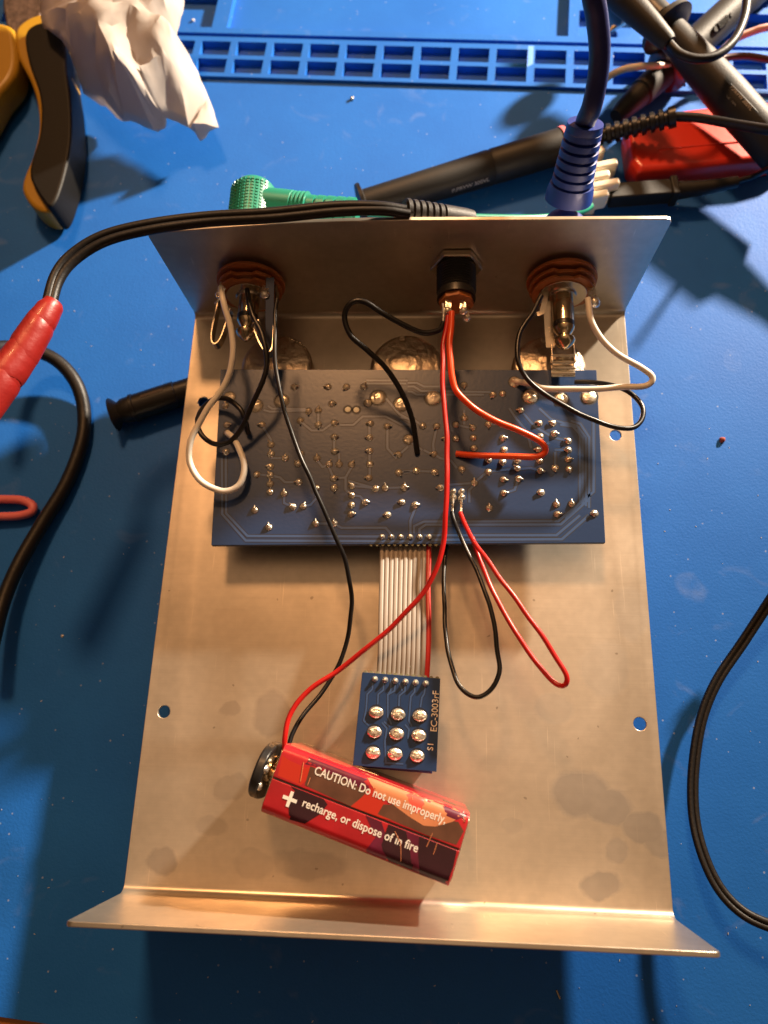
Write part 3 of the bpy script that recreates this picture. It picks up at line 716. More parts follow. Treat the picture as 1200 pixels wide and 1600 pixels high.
# ------ ribbon cable
g1 = G(); g2 = G()
for i in range(11):
    xa = 597 + i*7.3; xb = 595 + i*7.3 + (2 if i > 8 else 0)
    for off in (0,):
        path = [at(xa, 846, 10.6), at(xa, 875, 11.2), at(xa-1, 920, 13.2), at(xb, 970, 15.4), at(xb-1, 1020, 16.2), at(xb-3, 1058, 15.6), at(xb-3, 1064, 15.2)]
        (g2 if i == 10 else g1).tube(path, .67 if i < 10 else .68, 10, 5, .45)
rb = obj('ribbon_cable', g1, M_RIB, pedal)
obj('red_conductor', g2, M_RIBR, rb)

# ------ hook-up wires
def wire(name, pts, r, m, label=None, strip0=None):
    sp = smooth_path([at(*p) for p in pts], 8); n = len(sp)          # hand-bent: small kinks along the way
    sp = [q + Vector((noise.noise(q*.13), noise.noise(q*.13 + Vector((7, 3, 1))), noise.noise(q*.13 + Vector((1, 9, 4)))))*.38*min(1, i/6, (n-1-i)/6) for i, q in enumerate(sp)]
    o = obj(name, G().tube(sp, r, 10, 0), m, pedal)
    if label: o['label'] = label
    return o
wire('wire', [(345,449,31),(350,475,31),(361,515,29),(363,555,27),(352,600,24),(322,642,23),(299,688,22),(297,722,20),(316,753,18.5),(348,767,17),(374,756,16.5),(381,728,17),(374,702,17),(364,686,16),(355,676,14.2)], .92, M_WHW, 'white wire looping over the left edge of the board')
wire('wire', [(386,452,27),(393,490,28),(409,520,28),(417,555,27),(411,595,25),(393,633,22),(380,665,19),(360,690,17),(336,694,16),(316,681,15.5),(309,660,15.5),(317,638,16),(334,624,17),(355,623,18),(373,636,19),(383,656,18),(388,677,14)], .78, M_BLACKW, 'black wire coiled in a small ring')
wire('wire', [(433,468,34),(429,510,35),(431,575,34),(444,640,32),(465,702,30),(490,762,28),(520,826,25),(540,880,21),(548,930,17),(546,985,13),(531,1038,11),(505,1080,11),(476,1115,13),(458,1145,15),(450,1172,16)], .62, M_BLACKW, 'long thin black wire to the battery clip')
wire('wire', [(693,505,28),(684,516,29),(660,519,30),(630,508,32),(600,490,34),(570,473,36),(549,474,36),(539,494,34),(548,524,32),(575,549,30),(606,580,26),(630,620,22),(645,660,18),(652,709,13.2)], .82, M_BLACKW, 'black wire bowed between power socket and board')
wire('wire', [(700,494,29),(693,540,30),(691,600,30),(697,660,30),(699,720,30),(697,780,30),(692,850,28),(675,905,26),(640,950,24),(590,1000,22),(530,1045,20),(480,1082,20),(455,1115,20),(447,1150,20),(445,1182,19)], .68, M_REDW, 'long red wire to the battery clip')
wire('wire', [(706,488,29),(703,540,30),(706,590,29),(718,619,28),(760,650,26),(810,672,24),(844,689,22),(851,703,20),(839,713,19),(800,714,17.5),(750,712,15.5),(713,709,13.4)], .92, M_ORW, 'thick orange wire bent back over the board')
wire('wire', [(846,462,28),(830,490,28),(812,522,28),(808,560,28),(822,590,27),(850,615,26),(900,645,25),(950,664,24),(985,669,23),(1003,655,22),(1003,635,21),(985,615,20),(960,603,19),(930,597,17),(898,597,15)], .72, M_BLACKW, 'black wire looping past the right edge of the board')
wire('wire', [(918,466,32),(924,500,31),(942,530,29),(970,556,27),(1003,575,25),(1020,590,24),(1009,602,23),(970,605,22),(900,608,20),(850,606,18),(828,599,16),(806,596,13.6)], .90, M_WHW, 'white wire looping past the right edge of the board')
wire('wire', [(706,800,15.5),(710,815,17),(720,842,20),(746,895,22),(768,958,24),(778,1020,24),(778,1055,24),(765,1080,23),(742,1088,22),(718,1070,20),(703,1030,18),(696,980,15),(694,920,12),(696,870,9),(700,846,8)], .62, M_BLACKW, 'black wire hanging in a long loop below the board')
wire('wire', [(719,801,15.5),(735,838,20),(765,880,24),(800,930,27),(842,985,28),(870,1030,28),(885,1058,28),(881,1072,27),(865,1065,26),(835,1030,25),(800,980,24),(770,925,22),(750,878,19),(738,840,16)], .66, M_REDW, 'red wire hanging in a narrow loop below the board')
# bare ends
obj('bare_wire_end', G().tube([at(692,474,30), at(693,490,29), at(692,507,28)], .35, 6, 4).tube([at(352,450,31), at(340,470,29), at(336,474,28)], .3, 6, 4), M_SOLDER, pedal)

# ------------------------------------------------------------------ the nine volt battery
a0 = at(430, 1217, 26.6); a1 = at(713, 1327, 26.6)
bx = (a1-a0).normalized(); by = Vector((-bx.y, bx.x, 0)); blen = 47.6
bc = (a0+a1)/2; bc = Vector((bc.x, bc.y, 0))
BW = 16.8; BH = 26.0
bat = thing('battery', (bc.x, bc.y, 0.1), 'red and plum nine volt battery with white caution lettering lying on its narrow side', 'battery')
def bp_(u, v, z): return bc + bx*u + by*v + Vector((0, 0, z))
def bprism(u0, u1, prof):
    """prof: (v,z) outline extruded from u0 to u1"""
    n = len(prof); gg = G()
    return gg.add([bp_(u0, v, z) for v, z in prof] + [bp_(u1, v, z) for v, z in prof], [tuple(range(n)), tuple(range(2*n-1, n-1, -1))] + [(i, (i+1) % n, n+(i+1) % n, n+i) for i in range(n)])
def rr_prof(hw, z0, z1, r, seam=True):
    P = []
    for cx, cz, s in ((hw-r, z0+r, -90), (hw-r, z1-r, 0), (-hw+r, z1-r, 90), (-hw+r, z0+r, 180)):
        for k in range(7):
            a = R(s + k*15); P.append((cx + r*math.cos(a), cz + r*math.sin(a)))
        if seam and s == 0:   # label seam groove along the middle of the top
            P += [(.28, z1), (.16, z1-.28), (-.16, z1-.28), (-.28, z1)]
    return P
obj('battery_body', bprism(-blen/2, blen/2, rr_prof(BW/2, .1, BH, 2.3)), M_BRED, bat, bevel=.6, bseg=4, blim=60)
obj('seam', G().add([bp_(-blen/2+.4, -.24, BH-.1), bp_(blen/2-.4, -.24, BH-.1), bp_(blen/2-.4, .24, BH-.1), bp_(-blen/2+.4, .24, BH-.1)], [(0, 1, 2, 3)]), M_SEAM, bat)
# printed artwork on the upturned side, as thin ink shapes following the rounded edges
def bz(v):
    """height of the skin at offset v"""
    hw = BW/2; r = 2.3; a = abs(v) - (hw-r)
    return BH if a <= 0 else BH - r + math.sqrt(max(r*r - a*a, 0))
LAY = [0]
def ink(name, poly, m):
    """poly in (u,v)"""
    LAY[0] += 1; off = .006*LAY[0] if LAY[0] < 12 else .08
    pts = []
    n = len(poly); gg = G()
    for i in range(n):
        p = Vector(poly[i]); q = Vector(poly[(i+1) % n]); k = max(1, int((q-p).length/1.0))
        for j in range(k): pts.append(p.lerp(q, j/k))
    # interior samples for the curved edge
    ins = []
    us = [p.x for p in pts]; vs2 = [p.y for p in pts]
    u = min(us)+.5
    while u < max(us):
        for v in [x*.6 for x in range(-14, 15)]:
            if min(vs2) < v < max(vs2):
                c_ = False; P = poly
                for i in range(n):
                    x1, y1 = P[i]; x2, y2 = P[(i+1) % n]
                    if (y1 > v) != (y2 > v) and u < (x2-x1)*(v-y1)/(y2-y1)+x1: c_ = not c_
                if c_: ins.append(Vector((u, v)))
        u += 1.2
    allp = pts + ins
    vv, ee, ff, *_ = delaunay_2d_cdt(allp, [], [list(range(len(pts)))], 1, 1e-4)
    gg.add([bp_(p.x, max(-8.35, min(8.35, p.y)), bz(max(-8.35, min(8.35, p.y))) + off) for p in vv], [tuple(f) for f in ff])
    obj(name, gg, m, bat, smooth=60)
def bq(x, y):
    """photograph crop (380,1020,scale 3.333) -> battery (u,v)"""
    p = at(380 + x/3.333, 1020 + y/3.333, BH) - bc; return (p.dot(bx), p.dot(by))
HB = blen/2 - .35
def clip(P): return [(max(-HB, min(HB, u)), v) for u, v in P]
def up(P): return clip([(u, max(.32, min(8.3, v))) for u, v in [bq(*p) for p in P]])
def dn(P): return clip([(u, min(-.32, max(-8.3, v))) for u, v in [bq(*p) for p in P]])
ink('print', up([(180,640),(195,530),(240,560),(330,600),(350,590),(345,650),(300,690)]), M_BORANGE)
ink('print', up([(355,520),(420,540),(640,620),(660,720),(600,720),(540,690),(450,640),(420,610),(370,590),(320,580),(340,545)]), M_BMAG)
ink('print', up([(350,590),(500,650),(640,720),(610,790),(560,800),(440,745),(320,690)]), M_BOLIVE)
ink('print', up([(560,800),(620,750),(680,690),(740,790),(800,800),(800,880),(720,860)]), M_BORANGE)
ink('print', up([(700,840),(730,790),(780,790),(880,810),(960,860),(1120,880),(1150,930),(1110,1000),(960,950)]), M_BOLIVE)
ink('print', up([(640,610),(760,660),(880,720),(940,760),(1010,770),(1090,800),(1150,840),(1090,880),(1000,905),(940,900),(860,850),(780,790),(700,740)]), M_BPEACH)
ink('print', up([(840,700),(930,740),(960,760),(930,820),(900,840),(860,770)]), mat('battery_coral', (.70, .10, .07), .26, coat=.5))
ink('print', up([(1050,770),(1160,820),(1165,850),(1110,870),(1060,850),(1040,800)]), M_BMAG)
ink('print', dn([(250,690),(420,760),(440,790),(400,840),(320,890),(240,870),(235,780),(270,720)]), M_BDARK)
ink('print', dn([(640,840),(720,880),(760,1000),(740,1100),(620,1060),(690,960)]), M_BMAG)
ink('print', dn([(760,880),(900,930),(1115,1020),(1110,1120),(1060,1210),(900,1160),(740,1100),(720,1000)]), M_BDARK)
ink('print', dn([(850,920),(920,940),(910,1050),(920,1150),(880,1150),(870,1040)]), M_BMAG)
def btext(s, p0, p1, size, name='caution_lettering', bold=.03, sp=1.0):
    u0, v0 = bq(*p0); u1, v1 = bq(*p1); d = bx*(u1-u0) + by*(v1-v0)
    return text_mesh(name, s, size, M_WHITE, bat, bp_(u0, v0, BH+.085), d, (0, 0, 1), sp, .01, bold)
o1 = btext('CAUTION: Do not use improperly,', (366, 630), (1050, 890), 2.75)
o2 = btext('recharge, or dispose of in fire', (303, 797), (905, 1040), 2.75)
def fit_len(o, p0, p1):
    u0, v0 = bq(*p0); u1, v1 = bq(*p1); want = math.hypot(u1-u0, v1-v0)
    d = (bx*(u1-u0) + by*(v1-v0)).normalized(); org = (bp_(u0, v0, BH+.085) - BASE[bat.name])*S
    ext = max((v.co - org).dot(d) for v in o.data.vertices)/S
    k = want/ext
    for v in o.data.vertices:
        q = (v.co-org).dot(d); v.co += d*(q*(k-1))
fit_len(o1, (366, 630), (1050, 890)); fit_len(o2, (303, 797), (905, 1040))
u0, v0 = bq(243, 762); gg = G(); rz = math.atan2(bx.y, bx.x)
gg.box(bp_(u0, v0, BH+.085), (3.6, .8, .05), rz).box(bp_(u0, v0, BH+.09), (.8, 3.6, .05), rz)
obj('plus_sign', gg, M_WHITE, bat)
gg = G()
for pts in ([(315,570),(298,670)], [(350,650),(335,690)], [(790,930),(820,990),(822,1080),(808,1110)], [(985,940),(955,1010)], [(1010,990),(990,1050)], [(1150,830),(1145,870)], [(1160,855),(1150,880)], [(880,750),(882,765)]):
    P = [bp_(*bq(*p), BH+.07) for p in pts]; P = [Vector((p.x, p.y, bz(max(-8.3, min(8.3, (p-bc).dot(by))))+.07)) for p in P]
    obj('scuff', G().tube(P, .09, 5, 0), M_BPEACH, bat)
gg = G()
for pts in ([(1148,828),(1140,848),(1150,866)], [(1160,838),(1165,846)], [(1157,868),(1154,880)], [(600,604),(700,640)], [(1040,770),(1110,798)]):
    P = [bp_(*bq(*p), BH+.06) for p in pts]; P = [Vector((p.x, p.y, bz(max(-8.3, min(8.3, (p-bc).dot(by))))+.05)) for p in P]
    obj('bare_metal_chip', G().tube(P, .13, 5, 0), M_TIN, bat)
# metal rim and terminals at the snap end
for v in (4.2, -4.2):
    pass
obj('end_cap', bprism(-blen/2-.25, -blen/2+.3, rr_prof(BW/2-.9, 1.2, BH-1.0, 1.8, False)), M_TIN, bat)
obj('end_cap', bprism(blen/2-.3, blen/2+.2, rr_prof(BW/2-.8, 1.1, BH-.9, 1.8, False)), M_TIN, bat)
def term(z, r):
    obj('terminal', G().lathe(bp_(-blen/2-.2, 0, z), -bx, [(0, r), (1.8, r), (2.2, r-.4)], 6 if r > 3.2 else 18), M_CHROME, bat)
term(7.5, 3.4); term(19.6, 2.8)
# battery snap: on its own leads, so it belongs to the pedal
gg = G(); n_ = 28
prof = []
for k in range(n_):
    a = k/n_*2*math.pi; rr = 1
    z = 13.4 + 12.6*math.copysign(abs(math.sin(a))**.75, math.sin(a)); v = 7.2*math.copysign(abs(math.cos(a))**.75, math.cos(a)); prof.append((v, z))
snap = obj('battery_clip', bprism(-blen/2-5.2, -blen/2-2.6, prof), M_BLACKP, pedal, bevel=.7, blim=50)
obj('snap_contact', G().lathe(bp_(-blen/2-2.6, 1.2, 20.6), bx, [(0, 3.3), (.9, 3.3), (1.2, 2.6)], 18).lathe(bp_(-blen/2-2.6, 0, 7.5), bx, [(0, 2.9), (.9, 2.9)], 18), M_CHROME, snap)
obj('solder_bead', G().lathe(bp_(-blen/2-3.0, 1.0, 24.2), (0, 0, 1), [(0, 1.3), (.8, 1.1), (1.4, .4)], 10).lathe(bp_(-blen/2-3.0, -3.2, 23.6), (0, 0, 1), [(0, 1.2), (.8, 1.0), (1.2, .4)], 10), M_SOLDER, snap)

# ------------------------------------------------------------------ leads plugged into the pedal
# green right-angle plug in the left jack
gp = thing('green_patch_cable', (lx, 100, lz), 'teal green cable with a right-angle plug in the left jack', 'cable')
def plug_shaft(x, z, y_tip, parent):
    L_ = 90 - y_tip
    obj('plug_sleeve', G().lathe((x, 92, z), (0, -1, 0), [(0, 3.17), (L_-10.2+2, 3.17)], 24), M_CHROME, parent, smooth=30)
    y = 92 - (L_-8.2)
    obj('insulating_ring', G().lathe((x, y, z), (0, -1, 0), [(0, 3.2), (1.5, 3.2)], 24), M_BLACKP, parent)
    obj('plug_tip', G().lathe((x, y-1.5, z), (0, -1, 0), [(0, 3.1), (.5, 3.1), (1.6, 2.5), (2.6, 1.9), (3.2, 2.0), (3.9, 3.0), (4.6, 3.1), (5.6, 2.5), (7.0, 1.0), (7.4, .2)], 24), M_CHROME, parent)
plug_shaft(lx, lz, 65, gp); 
h0 = at(398, 290, 26); hx_ = h0.x
obj('plug_head', G().lathe((hx_, 90.4, 25), (0, 1, 0), [(0, 7.4), (24, 7.4), (27.0, 7.1), (28.6, 6.0), (29.3, 3.5), (29.4, .2)], 40), M_GREEN, gp, smooth=40)
gg = G()                                         # waffle grip on the head
for i in range(22):
    for k in range(12):
        a = R(-78 + k*11 + 180*0); y = 92.5 + i*1.15
        p = Vector((hx_ + 7.45*math.sin(a), y, 25 + 7.45*math.cos(a)))
        gg.box(p, (.75, .65, .3), M=Matrix.Rotation(a, 3, 'Y'))
obj('grip_texture', gg, M_GREEN, gp, smooth=0)
by0 = at(430, 322, 26); by1 = at(575, 331, 29); ax_ = (by1-by0)
prof = [(0, 5.4), (9, 5.0)]
tL = ax_.length
t_ = 9.0
for k in range(4): prof += [(t_+.2, 4.6), (t_+.7, 4.9), (t_+1.0, 4.9)]; t_ += 1.3
while t_ < tL-1: prof += [(t_, 3.4), (t_+.1, 4.0), (t_+2.3, 3.9), (t_+2.4, 3.0), (t_+3.1, 3.0)]; t_ += 3.2
obj('strain_relief', G().lathe(by0 - ax_.normalized()*3, ax_, prof, 28), M_GREEN, gp, smooth=35)
obj('cable', G().tube([by1, at(640, 338, 28), at(740, 341, 22), at(850, 341, 14), at(905, 330, 5), at(922, 322, -2)], 1.35, 12, 10), M_GREEN, gp)

# indigo plug in the right jack
bp2 = thing('indigo_patch_cable', (rx, 100, rz_), 'indigo blue cable whose ribbed plug stands in the right jack', 'cable')
plug_shaft(rx, rz_, 62, bp2)
q0 = at(884, 340, 27)
obj('plug_head', G().lathe((rx+.8, 90.4, rz_+1), (0, 1, 0), [(0, 7.6), (12, 7.6), (16, 7.0), (18.5, 5.0), (19.3, .2)], 32), M_INDIGO, bp2)
s0 = at(888, 312, 30); s1 = at(915, 192, 50)
axn = (s1-s0); Ls = axn.length
prof = [(0, 7.0), (Ls*.12, 6.9), (Ls*.22, 6.4)]
t_ = Ls*.22
k = 0
while t_ < Ls*.84:
    r_ = 6.1 - k*.17; prof += [(t_+.1, r_-.9), (t_+.7, r_-.9), (t_+.75, r_), (t_+2.3, r_-.1)]; t_ += 2.5; k += 1
prof += [(t_, 4.9), (Ls*.88, 4.9), (Ls*.9, 5.1), (Ls, 5.0), (Ls+.05, 3.3)]
obj('strain_relief', G().lathe(s0, axn, prof, 32), M_INDIGO, bp2, smooth=30)
obj('cable', G().tube([at(911, 210, 47), at(915, 190, 51), at(925, 165, 56), at(934, 120, 62), at(937, 75, 68), at(933, 30, 74), at(926, -10, 79), at(915, -70, 84)], 2.75, 16, 8), mat('dark_indigo_sheath', (.007, .011, .080), .40), bp2)

# power lead over the far rim
pw = thing('power_lead', at(500, 330, 46), 'black twin power lead arching over the far rim with red tape round its left end', 'cable')
pathA = [(72,478,48),(86,430,47.5),(112,397,47.5),(160,368,48),(230,350,48),(320,338,47.5),(420,332,48),(520,322,48.5),(590,322,48),(634,328,46)]
obj('cord', G().tube([at(*p) for p in pathA], 1.35, 12, 8), M_RUB, pw)
obj('cord', G().tube([at(p[0]+6, p[1]+9 if p[0] < 560 else p[1]+7, p[2]-.4) for p in pathA], 1.35, 12, 8), M_RUB, pw)
s0 = at(630, 330, 43); s1 = at(736, 346, 34)
axn = s1-s0; Ls = axn.length; prof = [(0, 2.8)]; t_ = .4
while t_ < Ls*.55: prof += [(t_, 2.6), (t_+.1, 3.5), (t_+1.2, 3.6), (t_+1.3, 2.7), (t_+1.9, 2.7)]; t_ += 2.0
prof += [(t_, 3.5), (Ls*.9, 3.4), (Ls, 3.2)]
obj('strain_relief', G().lathe(s0, axn, prof, 20), M_GREYP, pw, smooth=30)
obj('plug', G().lathe((dx_+1.0, 90.4, dz_), (0, 1, 0), [(0, 4.9), (8, 4.9), (9, 4.2)], 24), M_BLACKP, pw)
tp = [(80,468,48),(60,500,48.5),(30,548,49),(-6,598,50),(-50,660,51)]
sp_ = smooth_path([at(p[0]+4, p[1]+4, p[2]) for p in tp], 8)
def tape_lap(f0, f1, tilt, dr):
    # one lap of tape: a sleeve cut slantwise, lying on the layer below
    n = 24; g_ = G(); m = len(sp_); rad = lambda f: 2.6 + 2.0*min(1, f*1.5)**.6 + dr
    for s_ in range(9):
        f = f0 + (f1-f0)*s_/8
        for k in range(n):
            th = 2*math.pi*k/n; ff = min(max(f + tilt*math.cos(th), 0), .98); q = ff*(m-1); i = min(int(q), m-2)
            c_ = sp_[i].lerp(sp_[i+1], q-i); t_ = (sp_[i+1]-sp_[i]).normalized(); u_ = t_.cross(Vector((0, 0, 1))).normalized(); b_ = t_.cross(u_)
            r_ = rad(ff) + (.10*noise.noise(Vector((th*2, s_*.5, f0*9)))) - (.25 if s_ in (0, 8) else 0)
            g_.v.append(c_ + u_*math.cos(th)*r_ + b_*math.sin(th)*r_)
    for s_ in range(8):
        for k in range(n): g_.f.append((s_*n+k, s_*n+(k+1) % n, (s_+1)*n+(k+1) % n, (s_+1)*n+k))
    return g_
lap = G()
for f0, f1, tl, dr in ((.03, .30, .035, .05), (.22, .50, -.05, .18), (.42, .74, .06, .10), (.66, .97, -.05, .2)):
    q_ = tape_lap(f0, f1, tl, dr); lap.add(q_.v, q_.f)
obj('tape_lap', lap, M_TAPE, pw)
obj('tape', G().tube([at(p[0]+4, p[1]+4, p[2]) for p in tp], [2.5, 3.2, 3.7, 4.0, 4.2, 4.4, 4.4, 4.5], 18, 8), M_TAPE, pw)
gg = G()
for f_ in (): 
    i0 = smooth_path([at(p[0]+4, p[1]+4, p[2]) for p in tp], 8); i_ = int(f_*len(i0)); d = (i0[i_+1]-i0[i_]).normalized(); d = (d + Vector((.25, .25, .1))).normalized()
    gg.lathe(i0[i_], d, [(0, 3.2+f_*3.6), (.12, 3.55+f_*3.6), (3.3, 3.6+f_*3.4), (3.4, 3.3+f_*3.4)], 22)


# ------------------------------------------------------------------ cables on the mat
def cable(name, pts, r, m, label, cat='cable', flat=1.0, group=None):
    P = [at(*p) for p in pts]; b = sum(P, Vector())/len(P); b.z = MZ
    o = obj(name, G().tube(P, r, 14, 10, flat), m, base=b); tag(o, label, cat, group); return o
cable('cable', [(-60,552,20),(0,543,4),(45,545,-4),(88,563,-8),(118,597,-11),(131,640,-13),(128,690,-13.2),(104,755,-13),(65,820,-12),(28,885,-10),(2,950,-8),(-20,1040,-4)], 2.35, M_RUB, 'thick black cable curving down the mat at the left edge of the photo')
cable('lead', [(-60,777,-12),(0,780,-13.2),(32,781,-13.4),(50,789,-13.4),(49,800,-13.4),(28,806,-13.4),(0,807,-13.2),(-60,809,-12)], 1.45, M_PINK, 'pink rubber lead folded in a loop beside the thick black cable', 'lead')
def twin(pts, r):
    P = [at(*p) for p in pts]; sp = smooth_path(P, 8); g_ = G()
    for sgn in (-1, 1):
        Q = []
        for i, p in enumerate(sp):
            t_ = (sp[min(i+1, len(sp)-1)] - sp[max(i-1, 0)]).normalized(); n_ = Vector((-t_.y, t_.x, 0)).normalized(); Q.append(p + n_*sgn*r*.8)
        g_.tube(Q, r, 12, 0)
    return g_
o = obj('cable', twin([(1260,850,6),(1225,905,0),(1196,950,-4),(1160,1005,-7),(1120,1065,-9),(1096,1125,-10),(1084,1200,-10),(1084,1270,-9),(1097,1330,-7),(1122,1385,-5),(1158,1424,-3),(1205,1447,-1),(1290,1470,2)], .88), M_RUB, base=(95, -60, MZ))
tag(o, 'thin black twin cable bowed around the right side of the pedal', 'cable')

# ------------------------------------------------------------------ test probes
def text_on_rod(s, size, parent, pa, pb, rod_axis_pts, r, m=M_CREAMINK, name='probe_lettering'):
    """lettering wrapped on a rod: pa..pb are points on the rod skin"""
    a = Vector(pa); b = Vector(pb); x = (b-a).normalized()
    A, B = rod_axis_pts; ax = (B-A).normalized(); c = A + ax*(a-A).dot(ax); n = (a-c).normalized()
    return text_mesh(name, s, size, m, parent, a + n*.06, x, n, 1.0, .02, .02)
def onrod(px, py, A, B, r):
    """visible point of the rod surface at a photo position"""
    d = (ROT @ Vector(((px-600)/F, -(py-800)/F, -1.0))).normalized(); ax = (B-A).normalized()
    w0 = CAM - A; dp = d - ax*d.dot(ax); wp = w0 - ax*w0.dot(ax)
    a = dp.dot(dp); b_ = 2*dp.dot(wp); c = wp.dot(wp)-r*r; D = b_*b_-4*a*c
    t_ = (-b_ - math.sqrt(max(D, 0)))/(2*a); return CAM + d*t_

# probe A: runs behind the far rim
A0 = at(566, 322, -9); A1 = at(884, 226, -8)
pa = thing('test_probe', A0, 'black test probe lying flat behind the far rim, ending in a ribbed cable tail', 'test probe', 'black oscilloscope probes')
ax = A1-A0; LA = ax.length
obj('probe_body', G().lathe(A0, ax, [(0, 5.2), (2, 5.6), (LA*.28, 5.9), (LA*.62, 6.3), (LA*.63, 6.0), (LA*.64, 6.3), (LA*.97, 6.4), (LA, 6.2)], 32), M_PROBE, pa, smooth=30)
obj('finger_guard', G().lathe(A0 - ax.normalized()*1.0, ax, [(0, 5.5), (.3, 8.0), (1.6, 8.2), (2.2, 6)], 28), M_PROBE, pa)
obj('pink_band', G().lathe(A0 + ax*.975, ax, [(0, 6.7), (1.6, 6.7)], 28), M_PINK, pa)
B0 = at(884, 226, -8); B1 = at(1056, 182, 4)
axb = B1-B0; Lb = axb.length; prof = [(0, 6), (4, 5.8), (Lb*.3, 3.4)]; t_ = Lb*.3
while t_ < Lb-2.5: prof += [(t_, 2.6), (t_+.3, 3.5), (t_+1.7, 3.3), (t_+2.0, 2.4), (t_+2.9, 2.4)]; t_ += 3.0
prof += [(Lb-2.2, 3.6), (Lb, 3.6)]
obj('strain_relief', G().lathe(B0, axb, prof, 20), M_BLACKP, pa, smooth=30)
obj('cable', G().tube([B1, at(1090,184,6), at(1130,191,10), at(1170,198,16), at(1215,204,22), at(1320,210,30)], 1.6, 12, 8), M_RUB, pa)
p_ = onrod(706, 301, A0, A1, 6.2); q_ = onrod(772, 280, A0, A1, 6.2)
text_on_rod('P.PRVW 300VL', 2.3, pa, p_, q_, (A0, A1), 6.2)

# probe B: raised dark grey probe crossing the upper right corner
C0 = at(1030, 30, 7); C1 = at(1225, 248, 1)
pbt = thing('test_probe', C0, 'dark grey test probe slanting down to the right edge with a printed rating panel', 'test probe', 'black oscilloscope probes')
ax = C1-C0; LC = ax.length
obj('probe_body', G().lathe(C0, ax, [(0, 5.0), (LC*.12, 5.4), (LC*.35, 6.5), (LC*.55, 6.9), (LC*1.12, 6.7), (LC*1.16, 4.0), (LC*1.4, 2.6), (LC*1.9, 2.3)], 32), M_GREYP, pbt)
obj('finger_guard', G().lathe(C0 + ax*.04, ax, [(0, 5), (.4, 9.6), (2.4, 10.0), (3.2, 8.0), (4.5, 6)], 30), M_PROBE, pbt)
obj('nose_sleeve', G().lathe(C0 - ax.normalized()*12, ax, [(0, 3.2), (2, 4.6), (9, 5.2), (12.5, 5.4)], 24), M_BLACKP, pbt)
pp = onrod(1144, 140, C0, C1, 6.9); pq = onrod(1176, 186, C0, C1, 6.9)
nrm = (pp - C0); nrm = (nrm - ax.normalized()*nrm.dot(ax.normalized())).normalized()
dd = ax.normalized()
side = dd.cross(nrm)
mid = (pp+pq)/2 + nrm*.05
text_mesh('probe_lettering', 'P.PRVW 300VL', 1.8, M_CREAMINK, pbt, onrod(1140, 137, C0, C1, 6.9)+nrm*.12, dd, nrm, 1, .01, .02)
text_mesh('probe_lettering', 'CE  10X', 1.5, mat('dim_ink', (.10, .10, .11), .6), pbt, onrod(1134, 150, C0, C1, 6.9)+nrm*.15, dd, nrm, 1, .01, .02)
e0 = onrod(1142, 131, C0, C1, 6.9); e1 = onrod(1182, 173, C0, C1, 6.9)
obj('panel_groove', G().tube([e0, e0.lerp(e1, .5)+nrm*.02, e1, e1 - nrm*.3 - side*0 + dd*.6 + (pq-pp).normalized()*.2], .22, 6, 2), M_BLACKP, pbt)

# probe C: light grey-lit probe with a ribbed slide switch, under probe B
D0 = at(962, 182, -9); D1 = at(1176, -14, -8)
pc = thing('test_probe', D0, 'grey test probe with ribbed slide switch and dark red guard, under the slanting one', 'test probe', 'black oscilloscope probes')
ax = D1-D0; LD = ax.length
obj('probe_body', G().lathe(D0 + ax*.42, ax, [(0, 5.8), (LD*.3, 6.2), (LD*.75, 6.4), (LD*.9, 6.2)], 32), M_GREYP, pc)
obj('nose', G().lathe(D0, ax, [(0, 2.6), (4, 3.6), (LD*.16, 4.6), (LD*.165, 4.3), (LD*.175, 4.3), (LD*.18, 5.1), (LD*.36, 5.4)], 28), M_GREYP, pc, smooth=30)
obj('finger_guard', G().lathe(D0 + ax*.33, ax, [(0, 5.5), (1, 8.0), (3.0, 8.9), (5.2, 8.6), (6.0, 6.2)], 30), mat('dark_red_plastic', (.055, .012, .010), .35, coat=.2), pc)
u0 = onrod(1118, 46, D0, D1, 6.3); u1 = onrod(1138, 26, D0, D1, 6.3); gg = G(); axn = ax.normalized(); n0 = (u0 - D0); n0 = (n0 - axn*n0.dot(axn)).normalized(); sd_ = axn.cross(n0)
mm = Matrix((axn, sd_, n0)).transposed()
gg.box((u0+u1)/2 + n0*.25, (6.5, 2.8, .8), M=mm)
for k in range(7): gg.box((u0+u1)/2 + n0*.8 + axn*(k-3)*.85, (.4, 2.4, .5), M=mm)
gg.lathe((u0+u1)/2 + n0*.1 - axn*4.2, n0, [(0, 1.2), (.5, 1.1)], 14); gg.lathe((u0+u1)/2 + n0*.0 + axn*5.5, n0, [(0, .9), (.4, .8)], 12)
obj('slide_switch', gg, M_GREYP, pc, bevel=.12)

# hook clip with tapered boot and a looping lead, on top of the crossing probes
hk = thing('ground_lead', at(1000, 30, 20), 'black ground lead with a tapered boot looping over the crossed probes', 'lead')
K0 = at(948, -28, 22); K1 = at(1046, 68, 20); ax = K1-K0; LK = ax.length
obj('boot', G().lathe(K0, ax, [(0, 5.0), (LK*.3, 5.0), (LK*.7, 3.9), (LK*.96, 3.0), (LK, 2.4)], 24), M_GREYP, hk)
obj('wire', G().tube([K1 - ax*.03, at(1062,84,20), at(1090,92,20), at(1120,86,20), at(1146,64,20), at(1162,30,20), at(1167,-8,20), at(1165,-60,20)], 1.5, 12, 8), M_RUB, hk)
obj('clip_head', G().lathe(at(952, 24, 2), (at(1000, -30, 8)-at(952, 24, 2)), [(0, 4.2), (.8, 5.6), (6, 5.8), (14, 4)], 22), M_BLACKP, hk)

